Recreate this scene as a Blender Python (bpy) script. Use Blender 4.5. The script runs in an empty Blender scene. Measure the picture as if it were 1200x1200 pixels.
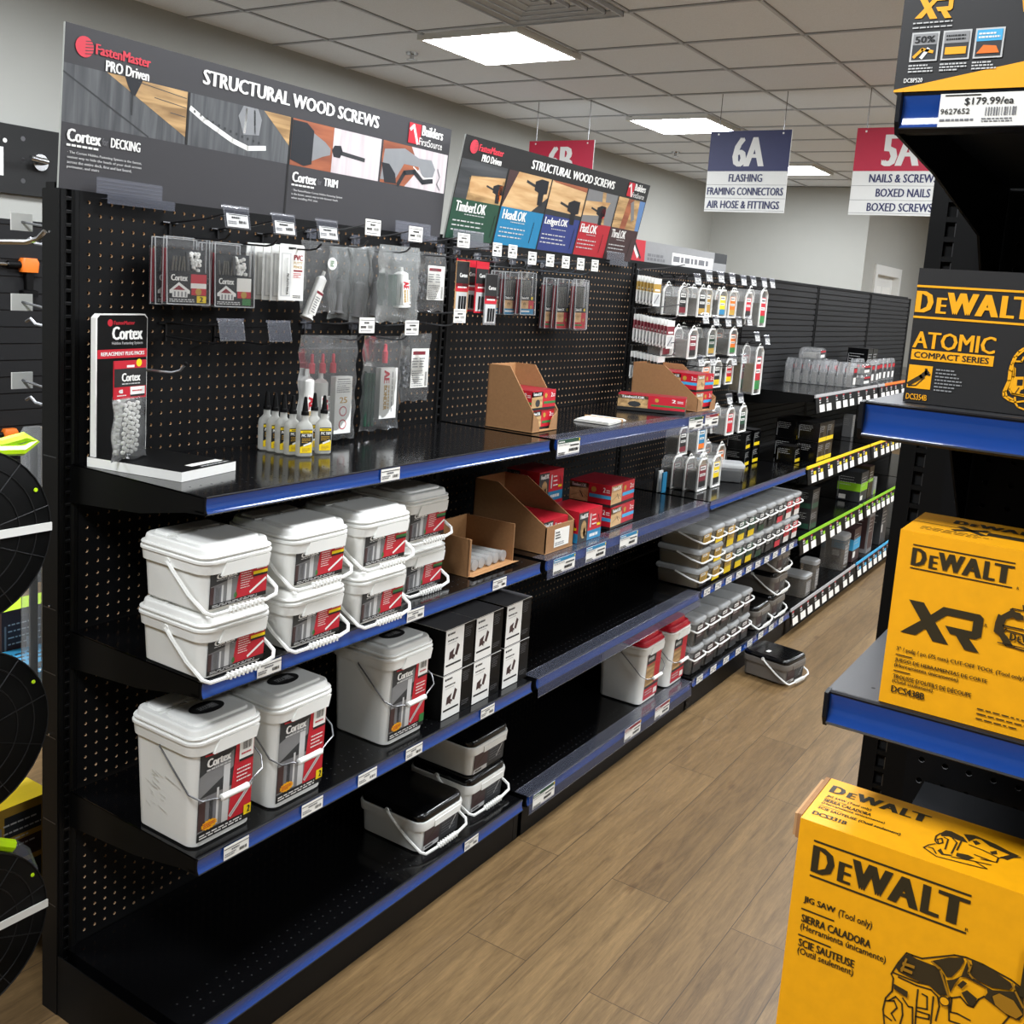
import bpy, math, random
from mathutils import Matrix, Vector
random.seed(7)
S = 0.0254                       # everything below is measured in inches, z up from the floor
sc = bpy.context.scene
COL = sc.collection

# ---------------------------------------------------------------- camera, world, exposure
cam_d = bpy.data.cameras.new('camera'); cam = bpy.data.objects.new('camera', cam_d); COL.objects.link(cam)
CAM_POS = Vector((-47.2053, -72.5431, 64.3856))
_yaw, _pitch, _roll = 0.5662, -0.1498, 0.0716
_F = Vector((math.cos(_pitch)*math.cos(_yaw), math.cos(_pitch)*math.sin(_yaw), math.sin(_pitch)))
_R = _F.cross(Vector((0, 0, 1))).normalized(); _U = _R.cross(_F)
_R2 = math.cos(_roll)*_R + math.sin(_roll)*_U; _U2 = -math.sin(_roll)*_R + math.cos(_roll)*_U
_m = Matrix((_R2, _U2, -_F)).transposed().to_4x4(); _m.translation = CAM_POS*S
cam.matrix_world = _m
cam_d.sensor_fit = 'HORIZONTAL'; cam_d.sensor_width = 36; cam_d.lens = 36*1183.2/1200
cam_d.shift_x = -11.77/1200; cam_d.shift_y = -84.63/1200
cam_d.clip_start = 0.02; cam_d.clip_end = 60
sc.camera = cam
world = bpy.data.worlds.new('world'); sc.world = world; world.use_nodes = True
world.node_tree.nodes['Background'].inputs[0].default_value = (0.85, 0.9, 1, 1)
world.node_tree.nodes['Background'].inputs[1].default_value = 0.02
sc.view_settings.view_transform = 'Standard'; sc.view_settings.look = 'None'
sc.cycles.transparent_max_bounces = 24; sc.cycles.sample_clamp_indirect = 4.0
sc.view_settings.exposure = 1.15; sc.view_settings.gamma = 1.0; sc.view_settings.use_curve_mapping = False
LIGHT_STRENGTH = 26.0

# ---------------------------------------------------------------- materials
def lin(h):
    if isinstance(h, tuple): return h
    c = [int(h[i:i+2], 16)/255 for i in (0, 2, 4)]
    return tuple(((x/12.92) if x <= .04045 else ((x+.055)/1.055)**2.4) for x in c)
MATS = {}
def mat(name, col='808080', rough=.5, metal=0., spec=.5, var=.04, scale=40., bump=0., emit=0., coat=0.):
    """principled surface with a little procedural variation"""
    m = bpy.data.materials.new(name); m.use_nodes = True; MATS[name] = m
    nt = m.node_tree; N = nt.nodes; L = nt.links; b = N['Principled BSDF']
    c = lin(col)
    b.inputs['Roughness'].default_value = rough; b.inputs['Metallic'].default_value = metal
    b.inputs['Specular IOR Level'].default_value = spec; b.inputs['Coat Weight'].default_value = coat
    b.inputs['Base Color'].default_value = (*c, 1)
    if emit: m.cycles.emission_sampling = 'FRONT'
    if emit:
        b.inputs['Emission Color'].default_value = (*c, 1); b.inputs['Emission Strength'].default_value = emit
    if var or bump:
        tc = N.new('ShaderNodeTexCoord'); n = N.new('ShaderNodeTexNoise'); n.inputs['Scale'].default_value = scale
        n.inputs['Detail'].default_value = 3
        L.new(tc.outputs['Object'], n.inputs['Vector'])
        if var:
            mx = N.new('ShaderNodeMix'); mx.data_type = 'RGBA'
            L.new(n.outputs['Fac'], mx.inputs[0])
            mx.inputs[6].default_value = (*[max(0, x*(1-var*2)) for x in c], 1); mx.inputs[7].default_value = (*[min(1, x*(1+var*2)) for x in c], 1)
            L.new(mx.outputs[2], b.inputs['Base Color'])
        if bump:
            bp = N.new('ShaderNodeBump'); bp.inputs['Strength'].default_value = bump; bp.inputs['Distance'].default_value = .002
            L.new(n.outputs['Fac'], bp.inputs['Height']); L.new(bp.outputs['Normal'], b.inputs['Normal'])
    return name
def clear(name, col='ffffff', body=.08, gloss=.5, rough=.08, bump=0., scale=30.):
    """thin clear plastic: see-through with a faint milky body and a glossy skin"""
    m = bpy.data.materials.new(name); m.use_nodes = True; MATS[name] = m
    nt = m.node_tree; N = nt.nodes; L = nt.links; N.remove(N['Principled BSDF'])
    c = (*lin(col), 1)
    tr = N.new('ShaderNodeBsdfTransparent'); df = N.new('ShaderNodeBsdfDiffuse'); gl = N.new('ShaderNodeBsdfGlossy')
    df.inputs[0].default_value = c; gl.inputs['Roughness'].default_value = rough
    tl = N.new('ShaderNodeBsdfTranslucent'); tl.inputs[0].default_value = c
    a0 = N.new('ShaderNodeMixShader'); a0.inputs[0].default_value = .4
    L.new(df.outputs[0], a0.inputs[1]); L.new(tl.outputs[0], a0.inputs[2])
    a = N.new('ShaderNodeMixShader'); a.inputs[0].default_value = body
    L.new(tr.outputs[0], a.inputs[1]); L.new(a0.outputs[0], a.inputs[2])
    lw = N.new('ShaderNodeLayerWeight'); lw.inputs['Blend'].default_value = .2
    mu = N.new('ShaderNodeMath'); mu.operation = 'MULTIPLY'; mu.inputs[1].default_value = gloss
    L.new(lw.outputs['Fresnel'], mu.inputs[0])
    b = N.new('ShaderNodeMixShader'); L.new(mu.outputs[0], b.inputs[0]); L.new(a.outputs[0], b.inputs[1]); L.new(gl.outputs[0], b.inputs[2])
    L.new(b.outputs[0], N['Material Output'].inputs['Surface'])
    if bump:
        tc = N.new('ShaderNodeTexCoord'); n = N.new('ShaderNodeTexNoise'); n.inputs['Scale'].default_value = scale; n.inputs['Distortion'].default_value = 1.5
        L.new(tc.outputs['Object'], n.inputs['Vector'])
        bp = N.new('ShaderNodeBump'); bp.inputs['Strength'].default_value = bump; bp.inputs['Distance'].default_value = .01
        L.new(n.outputs['Fac'], bp.inputs['Height'])
        for s in (gl, df): L.new(bp.outputs['Normal'], s.inputs['Normal'])
        L.new(bp.outputs['Normal'], lw.inputs['Normal'])
    return name
def grain(name, c1, c2, stretch=(2, 30, 30), rough=.55, scale=1., c3=None):
    """streaky wood: noise stretched along one axis"""
    m = bpy.data.materials.new(name); m.use_nodes = True; MATS[name] = m
    nt = m.node_tree; N = nt.nodes; L = nt.links; b = N['Principled BSDF']; b.inputs['Roughness'].default_value = rough
    tc = N.new('ShaderNodeTexCoord'); mp = N.new('ShaderNodeMapping'); mp.inputs['Scale'].default_value = [s*scale for s in stretch]
    n = N.new('ShaderNodeTexNoise'); n.inputs['Scale'].default_value = 1; n.inputs['Detail'].default_value = 6; n.inputs['Distortion'].default_value = .6
    r = N.new('ShaderNodeValToRGB'); r.color_ramp.elements[0].position = .35; r.color_ramp.elements[1].position = .68
    r.color_ramp.elements[0].color = (*lin(c1), 1); r.color_ramp.elements[1].color = (*lin(c2), 1)
    L.new(tc.outputs['Object'], mp.inputs[0]); L.new(mp.outputs[0], n.inputs['Vector']); L.new(n.outputs['Fac'], r.inputs[0]); L.new(r.outputs[0], b.inputs['Base Color'])
    return name

mat('black', '070707', .5, spec=.18, var=.05); mat('black_gloss', '080809', .16, var=.03); mat('black_matte', '161616', .75)
mat('shelf_black', '080809', .13, spec=.4, var=0); mat('shelf_dark', '2e2f31', .42, spec=.35, var=.02); mat('peg_black', '0a0a0b', .6, spec=.16); mat('fiber', 'c6a682', .8)
mat('hole_dark', '040404', .9, var=0); mat('slat_black', '1b1b1c', .6, spec=.25); mat('groove', '3a2c22', .8)
mat('rail_blue', '153b80', .1, coat=.5, var=.02); mat('rail_edge', '0c0d12', .55, spec=.25)
clear('holder_clear', '8088ac', .3, .6, .25); clear('flange_clear', '9aa0b8', .07, .5, .15); clear('clear_hard', 'f4f6f8', .06, .9, .05); clear('clear_tag', 'b4b8c8', .14, .6, .2)
clear('bag', 'f4f6f6', .09, 1.0, .14); clear('bag_foggy', 'e6eae8', .24, .9, .18)
clear('blister', 'f4f6f7', .05, .8, .1); clear('edge_clear', 'f4f6f7', .45, .8, .1); clear('tub_clear', 'f0f1f0', .2, .7, .2); clear('tub_lid', 'eceeee', .5, .6, .25)
mat('white', 'ecebe6', .45, var=.02); mat('white_plastic', 'e6e6e1', .38, var=.03, scale=12); mat('paper', 'e9e7e0', .7, var=.02)
mat('ink', '141414', .6, var=0); mat('ink_grey', '6d6d70', .6, var=0); mat('grey', '8c8c8c', .55); mat('light_grey', 'c4c4c2', .5)
mat('red', 'bd1a2c', .42, var=.03); mat('red_dark', '8a1524', .45); mat('red_logo', 'd23848', .5); mat('yellow', 'f0cf10', .45); mat('green', '2f7a3c', .5)
mat('orange', 'e8741c', .45); mat('lime', 'c3ec12', .4, coat=.3); mat('cyan', '3fa6d6', .5); mat('green_strip', '86c01c', .5); mat('grey_strip', 'a9a7a8', .5)
mat('gold', 'b8923a', .5); mat('navy', '2a2e58', .55); mat('maroon', '7b1d2b', .5)
mat('tool_yellow', 'eda400', .55, var=.05, scale=60); mat('tool_ink', '2c2206', .6, var=0); mat('tool_brown', '9c6c08', .6, var=0); mat('tool_line', '33260a', .6, var=0)
mat('box_black', '1d1c1c', .5); mat('box_yellow', 'f3a908', .5, var=0); mat('box_grey', '5c5b5d', .45)
mat('cardboard', '9a7048', .85, var=.08, scale=120, bump=.15); mat('cardboard_in', 'a87b4e', .85, var=.08, scale=90); mat('cardboard_edge', 'b88f62', .85)
mat('chrome', 'c9cacc', .18, 1.); mat('wire', '2a2a2b', .35, .6); mat('wire_grey', '77787a', .3, .8); mat('steel_dark', '5a5a5c', .3, .9)
mat('sign_dark', '343336', .5, var=.02); mat('sign_back', 'a9aca6', .6)
grain('deck_grey', '3e4043', '5d5f61', (40, 3, 3), scale=1.6); grain('deck_side', '2f3133', '4a4c4e', (3, 40, 40)); grain('wood_tan', '8a6a42', 'd0aa74', (6, 50, 50))
grain('wood_light', 'b98e5c', 'dcb988', (5, 40, 40)); grain('wood_red', '7c4028', 'a8603e', (4, 30, 30)); grain('trim_white', 'b9aeb0', 'd2c8c9', (40, 4, 4))
mat('photo_green', '1f4634', .5); mat('photo_blue', '1e7ba6', .5); mat('photo_navy', '2c3a78', .5); mat('photo_red', 'b01f2c', .5); mat('photo_brown', '3f2a2a', .5); mat('photo_sky', '5b7fae', .5)
mat('photo_grey', '7a7a7a', .5); mat('photo_dark', '2c2e30', .5); mat('photo_tool', '23252a', .35); mat('photo_metal', '97999c', .3, .4)
mat('screws', '69665e', .6, .2, scale=300, var=.3, bump=.6); mat('screws_tan', '75653f', .6, .2, scale=300, var=.3, bump=.6); mat('screws_grey', '85827c', .5, .2, scale=300, var=.3, bump=.6)

# ---------------------------------------------------------------- text outlines
_tc = {}
def text_geo(s, bold=0.0):
    k = (s, bold)
    if k not in _tc:
        cu = bpy.data.curves.new('t', 'FONT'); cu.body = s; cu.resolution_u = 2; cu.offset = bold; cu.fill_mode = 'FRONT'
        o = bpy.data.objects.new('t', cu); me = bpy.data.meshes.new_from_object(o)
        v = [(p.co.x, p.co.y) for p in me.vertices]; f = [tuple(p.vertices) for p in me.polygons]
        out = []
        for q in f:                                     # all faces counter-clockwise
            a = sum(v[q[i]][0]*v[q[(i+1) % len(q)]][1]-v[q[(i+1) % len(q)]][0]*v[q[i]][1] for i in range(len(q)))
            out.append(q if a > 0 else q[::-1])
        bpy.data.objects.remove(o); bpy.data.curves.remove(cu); bpy.data.meshes.remove(me)
        xs = [p[0] for p in v] or [0, 1]; ys = [p[1] for p in v] or [0, 1]
        _tc[k] = (v, out, min(xs), max(xs), min(ys), max(ys))
    return _tc[k]

# ---------------------------------------------------------------- mesh builder
I4 = Matrix.Identity(4)
class MB:
    def __init__(s): s.v = []; s.f = []; s.m = []; s.sm = []; s.M = I4
    def add(s, vs, fs, m, smooth=False):
        n = len(s.v); M = s.M
        s.v += [tuple(M @ Vector(p)) for p in vs] if M is not I4 else [tuple(p) for p in vs]
        s.f += [tuple(i+n for i in q) for q in fs]; s.m += [m]*len(fs); s.sm += [smooth]*len(fs)
        return s
    def box(s, x0, x1, y0, y1, z0, z1, m, top=None, front=None):
        vs = [(x, y, z) for z in (z0, z1) for y in (y0, y1) for x in (x0, x1)]
        s.add(vs, [(0, 2, 3, 1), (2, 6, 7, 3), (1, 3, 7, 5), (0, 4, 6, 2)], m)
        s.add(vs, [(4, 5, 7, 6)], top or m); s.add(vs, [(0, 1, 5, 4)], front or m); return s
    def prism(s, pts, axis, d0, d1, m, smooth=False):
        """extrude a 2-D outline along an axis; pts are the other two coordinates in xyz order"""
        a = 'xyz'.index(axis); n = len(pts)
        def mk(p, d): q = list(p); q.insert(a, d); return tuple(q)
        vs = [mk(p, d0) for p in pts]+[mk(p, d1) for p in pts]
        s.add(vs, [(i, (i+1) % n, n+(i+1) % n, n+i) for i in range(n)], m, smooth)
        s.add(vs, [tuple(range(n))[::-1], tuple(range(n, 2*n))], m); return s
    def ring(s, hx, hy, r, n, cx=0, cy=0):
        r = min(r, hx, hy); o = []
        for (sx, sy, a0) in ((1, 1, 0), (-1, 1, 90), (-1, -1, 180), (1, -1, 270)):
            for i in range(n+1):
                a = math.radians(a0+90*i/n); o.append((cx+sx*(hx-r)+r*math.cos(a), cy+sy*(hy-r)+r*math.sin(a)))
        return o
    def loft(s, rings, m, n=4, bottom=True, top=True, smooth=True):
        """rings: (z, half x, half y, corner radius[, cx, cy]) from bottom to top"""
        R = [[(p[0], p[1], q[0]) for p in s.ring(q[1], q[2], q[3], n, *(q[4:6] if len(q) > 4 else ()))] for q in rings]
        k = len(R[0]); vs = [p for r in R for p in r]; fs = []
        for j in range(len(R)-1):
            for i in range(k): fs.append((j*k+i, j*k+(i+1) % k, (j+1)*k+(i+1) % k, (j+1)*k+i))
        s.add(vs, fs, m, smooth)
        caps = []
        if bottom: caps.append(tuple(range(k))[::-1])
        if top: caps.append(tuple(range((len(R)-1)*k, len(R)*k)))
        if caps: s.add(vs, caps, m)
        return s
    def lathe(s, prof, m, n=16, smooth=True, c=(0, 0, 0), axis='z'):
        vs = []; fs = []
        for (r, z) in prof:
            for i in range(n):
                a = 2*math.pi*i/n; p = (r*math.cos(a), r*math.sin(a), z)
                if axis == 'y': p = (p[0], p[2], p[1])
                if axis == 'x': p = (p[2], p[0], p[1])
                vs.append((p[0]+c[0], p[1]+c[1], p[2]+c[2]))
        for j in range(len(prof)-1):
            for i in range(n): fs.append((j*n+i, j*n+(i+1) % n, (j+1)*n+(i+1) % n, (j+1)*n+i))
        fs += [tuple(range(n))[::-1], tuple(range((len(prof)-1)*n, len(prof)*n))]
        if axis == 'y': fs = [q[::-1] for q in fs]
        s.add(vs, fs, m, smooth); return s
    def tube(s, path, r, m, n=8, closed=False, smooth=True):
        P = [Vector(p) for p in path]; k = len(P); vs = []; fs = []; prev = None
        rr = r if isinstance(r, (list, tuple)) else [r]*k
        for i, p in enumerate(P):
            if closed: t = P[(i+1) % k]-P[i-1]
            else: t = P[min(i+1, k-1)]-P[max(i-1, 0)]
            t.normalize()
            if prev is None: u = t.cross(Vector((0, 0, 1)) if abs(t.z) < .9 else Vector((1, 0, 0))).normalized()
            else: u = (prev-t*prev.dot(t)).normalized()
            prev = u; w = t.cross(u)
            for j in range(n):
                a = 2*math.pi*j/n; vs.append(tuple(p+rr[i]*(math.cos(a)*u+math.sin(a)*w)))
        for i in range(k if closed else k-1):
            for j in range(n): fs.append((i*n+j, i*n+(j+1) % n, ((i+1) % k)*n+(j+1) % n, ((i+1) % k)*n+j))
        if not closed: fs += [tuple(range(n))[::-1], tuple(range((k-1)*n, k*n))]
        s.add(vs, fs, m, smooth); return s
    def strip(s, path, z0, z1, m):
        """upright ribbon along a path of (x, y)"""
        vs = [(p[0], p[1], z0) for p in path]+[(p[0], p[1], z1) for p in path]; k = len(path)
        return s.add(vs, [(i, i+1, k+i+1, k+i) for i in range(k-1)], m)
    def build(s, name, parent=None, loc=None):
        me = bpy.data.meshes.new(name); me.from_pydata([(x*S, y*S, z*S) for x, y, z in s.v], [], s.f)
        names = list(dict.fromkeys(s.m))
        for q in names: me.materials.append(MATS[q])
        ix = {q: i for i, q in enumerate(names)}
        me.polygons.foreach_set('material_index', [ix[q] for q in s.m]); me.polygons.foreach_set('use_smooth', s.sm)
        if any(s.sm):
            me.update()
            try: me.set_sharp_from_angle(angle=math.radians(42))
            except Exception: pass
        me.update()
        o = bpy.data.objects.new(name, me); COL.objects.link(o)
        if parent is not None: o.parent = parent
        if loc is not None: o.location = Vector(loc)*S
        return o
class Face:
    """prints flat shapes on a plane of a builder: O corner, u right, v up"""
    def __init__(s, mb, O, u, v, step=.012):
        s.mb = mb; s.O = Vector(O); s.u = Vector(u); s.v = Vector(v); s.n = s.u.cross(s.v).normalized(); s.k = 1; s.step = step
    def P(s, x, y): return tuple(s.O+s.u*x+s.v*y+s.n*(s.step*s.k))
    def up(s): s.k += 1; return s
    def poly(s, pts, m):
        a = sum(pts[i][0]*pts[(i+1) % len(pts)][1]-pts[(i+1) % len(pts)][0]*pts[i][1] for i in range(len(pts)))
        if a < 0: pts = pts[::-1]
        s.mb.add([s.P(*p) for p in pts], [tuple(range(len(pts)))], m); return s
    def rect(s, x0, y0, x1, y1, m): return s.poly([(x0, y0), (x1, y0), (x1, y1), (x0, y1)], m)
    def circ(s, x, y, r, m, n=16, ry=None): ry = ry or r; return s.poly([(x+r*math.cos(2*math.pi*i/n), y+ry*math.sin(2*math.pi*i/n)) for i in range(n)], m)
    def line(s, pts, w, m):
        for a, b in zip(pts[:-1], pts[1:]):
            d = Vector((b[0]-a[0], b[1]-a[1]));
            if d.length < 1e-6: continue
            d.normalize(); p = Vector((-d.y, d.x))*w/2; e = d*w*.3
            s.poly([(a[0]-p.x-e.x, a[1]-p.y-e.y), (b[0]-p.x+e.x, b[1]-p.y+e.y), (b[0]+p.x+e.x, b[1]+p.y+e.y), (a[0]+p.x-e.x, a[1]+p.y-e.y)], m)
        return s
    def text(s, t, x0, y0, x1, y1, m, bold=.03, shear=0.):
        v, f, a, b, c, d = text_geo(t, 0.); e = bold      # heavier strokes: the outline struck twice, side by side
        a -= e; b += e; kx = (x1-x0)/(b-a); ky = (y1-y0)/(d-c)
        for i, q in enumerate((-e, 0, e) if e > .028 else ((-e, e) if e > .004 else (0,))):
            s.k += .3*i
            s.mb.add([s.P(x0+(p[0]+q-a)*kx+shear*(p[1]-c)*ky, y0+(p[1]-c)*ky) for p in v], f, m)
            s.k -= .3*i
        return s
    def micro(s, x0, y0, x1, y1, rows, m, fill=.5, seed=1, ragged=True):
        """rows of print too small to read"""
        r = random.Random(seed); h = (y1-y0)/rows
        for i in range(rows):
            x = x0; end = x1-(r.random()*.35*(x1-x0) if ragged else 0)
            while x < end:
                w = (x1-x0)*r.uniform(.05, .16); s.rect(x, y1-(i+1)*h+h*(1-fill)/2, min(x+w, end), y1-i*h-h*(1-fill)/2, m); x += w+(x1-x0)*.03
        return s
    def bars(s, x0, y0, x1, y1, m, n=14, seed=3):
        r = random.Random(seed); x = x0; w = (x1-x0)/n
        for i in range(n): s.rect(x0+i*w, y0, x0+i*w+w*r.uniform(.25, .75), y1, m)
        return s

# ---------------------------------------------------------------- things, parts, copies
def thing(name, label, cat, loc=(0, 0, 0), rz=0., group=None):
    o = bpy.data.objects.new(name, None); COL.objects.link(o); o.empty_display_size = .02
    o.location = Vector(loc)*S; o.rotation_euler = (0, 0, rz); o['label'] = label; o['category'] = cat
    if group: o['group'] = group
    return o
def tag(o, label, cat, group=None):
    o['label'] = label; o['category'] = cat
    if group: o['group'] = group
    return o
def kids(o): return [c for c in COL.objects if c.parent == o]
def dup(root, loc, rz=0., label=None, group=None, tilt=None):
    r = root.copy(); COL.objects.link(r); r.location = Vector(loc)*S; r.rotation_euler = (tilt[0], tilt[1], rz) if tilt else (0, 0, rz)
    if label: r['label'] = label
    if group: r['group'] = group
    for ch in KIDS.setdefault(root.name, kids(root)):
        c = ch.copy(); COL.objects.link(c); c.parent = r
        for g in KIDS.setdefault(ch.name, kids(ch)):
            d = g.copy(); COL.objects.link(d); d.parent = c
    return r
KIDS = {}
def struct(o): o['kind'] = 'structure'; return o
XZ = dict(u=(1, 0, 0), v=(0, 0, 1))      # a face that looks towards -y
# ---------------------------------------------------------------- the room
CEIL = 115.0; X0, X1, XR, Y0, Y1, YR = -230, 385, 560, -230, 110, 41
def floor_mat():
    m = bpy.data.materials.new('oak_planks'); m.use_nodes = True; MATS['oak_planks'] = m
    nt = m.node_tree; N = nt.nodes; L = nt.links; b = N['Principled BSDF']; b.inputs['Roughness'].default_value = .42
    tc = N.new('ShaderNodeTexCoord'); br = N.new('ShaderNodeTexBrick')
    br.offset = .37; br.inputs['Scale'].default_value = 1; br.inputs['Brick Width'].default_value = 1.22; br.inputs['Row Height'].default_value = .178
    br.inputs['Mortar Size'].default_value = .0012; br.inputs['Mortar Smooth'].default_value = .3; br.inputs['Bias'].default_value = 0
    br.inputs['Color1'].default_value = (*lin('755d3c'), 1); br.inputs['Color2'].default_value = (*lin('856c48'), 1); br.inputs['Mortar'].default_value = (*lin('3f3120'), 1)
    L.new(tc.outputs['Object'], br.inputs['Vector'])
    mp = N.new('ShaderNodeMapping'); mp.inputs['Scale'].default_value = (2.2, 26, 1); L.new(tc.outputs['Object'], mp.inputs[0])
    # shift the grain from plank to plank
    ad = N.new('ShaderNodeMixRGB'); ad.blend_type = 'ADD'; ad.inputs[0].default_value = 1
    ml = N.new('ShaderNodeMixRGB'); ml.blend_type = 'MULTIPLY'; ml.inputs[0].default_value = 1; ml.inputs[2].default_value = (60, 60, 60, 1)
    L.new(br.outputs['Color'], ml.inputs[1]); L.new(mp.outputs[0], ad.inputs[1]); L.new(ml.outputs[0], ad.inputs[2])
    n = N.new('ShaderNodeTexNoise'); n.inputs['Scale'].default_value = 1.6; n.inputs['Detail'].default_value = 7; n.inputs['Roughness'].default_value = .62; n.inputs['Distortion'].default_value = .9
    L.new(ad.outputs[0], n.inputs['Vector'])
    r = N.new('ShaderNodeValToRGB'); r.color_ramp.elements[0].position = .3; r.color_ramp.elements[1].position = .72
    r.color_ramp.elements[0].color = (.55, .52, .48, 1); r.color_ramp.elements[1].color = (1.16, 1.14, 1.12, 1); L.new(n.outputs['Fac'], r.inputs[0])
    # a few darker knots
    mp2 = N.new('ShaderNodeMapping'); mp2.inputs['Scale'].default_value = (2.4, 6, 1); L.new(tc.outputs['Object'], mp2.inputs[0])
    vo = N.new('ShaderNodeTexVoronoi'); vo.inputs['Scale'].default_value = 1.0; L.new(mp2.outputs[0], vo.inputs['Vector'])
    kr = N.new('ShaderNodeValToRGB'); kr.color_ramp.elements[0].position = .02; kr.color_ramp.elements[1].position = .1
    kr.color_ramp.elements[0].color = (.55, .48, .42, 1); kr.color_ramp.elements[1].color = (1, 1, 1, 1); L.new(vo.outputs['Distance'], kr.inputs[0])
    mp3 = N.new('ShaderNodeMapping'); mp3.inputs['Scale'].default_value = (9, 170, 1); L.new(ad.outputs[0], mp3.inputs[0]); mp3.inputs['Scale'].default_value = (3.5, 6.5, 1)
    n2 = N.new('ShaderNodeTexNoise'); n2.inputs['Scale'].default_value = 1.6; n2.inputs['Detail'].default_value = 4; n2.inputs['Distortion'].default_value = 2.2; L.new(mp3.outputs[0], n2.inputs['Vector'])
    r2 = N.new('ShaderNodeValToRGB'); r2.color_ramp.elements[0].position = .38; r2.color_ramp.elements[1].position = .6; r2.color_ramp.elements[0].color = (.8, .79, .77, 1); r2.color_ramp.elements[1].color = (1.05, 1.05, 1.05, 1); L.new(n2.outputs['Fac'], r2.inputs[0])
    m0 = N.new('ShaderNodeMixRGB'); m0.blend_type = 'MULTIPLY'; m0.inputs[0].default_value = 1; L.new(r.outputs[0], m0.inputs[1]); L.new(r2.outputs[0], m0.inputs[2]); r = m0
    m1 = N.new('ShaderNodeMixRGB'); m1.blend_type = 'MULTIPLY'; m1.inputs[0].default_value = 1; L.new(br.outputs['Color'], m1.inputs[1]); L.new(r.outputs[0], m1.inputs[2])
    m2 = N.new('ShaderNodeMixRGB'); m2.blend_type = 'MULTIPLY'; m2.inputs[0].default_value = 1; L.new(m1.outputs[0], m2.inputs[1]); L.new(kr.outputs[0], m2.inputs[2])
    L.new(m2.outputs[0], b.inputs['Base Color'])
    bp = N.new('ShaderNodeBump'); bp.inputs['Strength'].default_value = .25; bp.inputs['Distance'].default_value = .001; L.new(n.outputs['Fac'], bp.inputs['Height']); L.new(bp.outputs['Normal'], b.inputs['Normal'])
floor_mat()
mat('wall_paint', 'a7a7a1', .7, var=.01, scale=8); mat('ceiling_tile', 'e4eaf2', .9, var=.05, scale=160, bump=.25); mat('ceiling_tee', 'c3c8d0', .6, var=.02)
mat('trim_paint', 'dfdfdb', .4, var=.01); mat('vent_grey', 'b9bec6', .5)
mat('light_panel', 'f4f9ff', .4, emit=LIGHT_STRENGTH, var=0)
struct(MB().box(X0, XR, Y0, Y1+4, -4, 0, 'oak_planks').build('floor'))
struct(MB().box(X0, XR, Y0, Y1+4, CEIL, CEIL+4, 'ceiling_tile').build('ceiling'))
g = MB()
GX = [122.4+23.9*k for k in range(-14, 19)]; GY = [19.1+24.6*k for k in range(-10, 4)]
for x in GX: g.box(x-.3, x+.3, Y0, Y1, CEIL-.3, CEIL+.1, 'ceiling_tee'); g.box(x-.5, x+.5, Y0, Y1, CEIL-.05, CEIL+.1, 'ink_grey')  # wider dark grey strips paint the shadow line along each tee
for y in GY: g.box(X0, XR, y-.3, y+.3, CEIL-.3, CEIL+.1, 'ceiling_tee'); g.box(X0, XR, y-.5, y+.5, CEIL-.05, CEIL+.1, 'ink_grey')
struct(g.build('trim_1'))
struct(MB().box(X0, X1+4, Y1, Y1+4, 0, CEIL, 'wall_paint').build('wall_left'))
struct(MB().box(X1, X1+4, YR, Y1, 0, CEIL, 'wall_paint').build('wall_back'))
w = MB(); w.box(X1+4, 402.5, YR, YR+4, 0, CEIL, 'wall_paint'); w.box(448.5, XR, YR, YR+4, 0, CEIL, 'wall_paint'); w.box(402.5, 448.5, YR, YR+4, 84, CEIL, 'wall_paint')
struct(w.build('wall_recess'))
struct(MB().box(XR, XR+4, Y0, YR+4, 0, CEIL, 'wall_paint').build('wall_far'))
struct(MB().box(X0, XR, Y0-4, Y0, 0, CEIL, 'wall_paint').build('wall_right'))
struct(MB().box(X0-4, X0, Y0, Y1+4, 0, CEIL, 'wall_paint').build('wall_front'))
d = MB()
d.box(402, 406, YR-1, YR+4, 0, 84.8, 'trim_paint'); d.box(445, 449, YR-1, YR+4, 0, 84.8, 'trim_paint'); d.box(406, 445, YR-1, YR+4, 80.8, 84.8, 'trim_paint')
dr = struct(d.build('door_1'))
l = MB(); l.box(406, 445, YR+2, YR+4, 0, 80.8, 'trim_paint')
for z0, z1 in ((44, 76), (6, 38)):
    for xa, xb in ((410, 424), (427, 441)): l.box(xa, xb, YR+1.7, YR+2, z0, z1, 'white')
l.build('door_leaf', dr); MB().lathe([(.3, 0), (.3, .8), (1.1, 1.2), (1.1, 2.2), (.4, 2.6)], 'chrome', 12, axis='y', c=(409, YR-1, 36)).build('door_handle', dr)
for n, (a, b, c, e) in dict(left=(X0, X1, Y1-.5, Y1), back=(X1-.5, X1, YR, Y1-.5), recess=(X1+4, 402, YR-.5, YR)).items():
    struct(MB().box(a, b, c, e, 0, 4, 'black_matte').build('baseboard_'+n))

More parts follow.
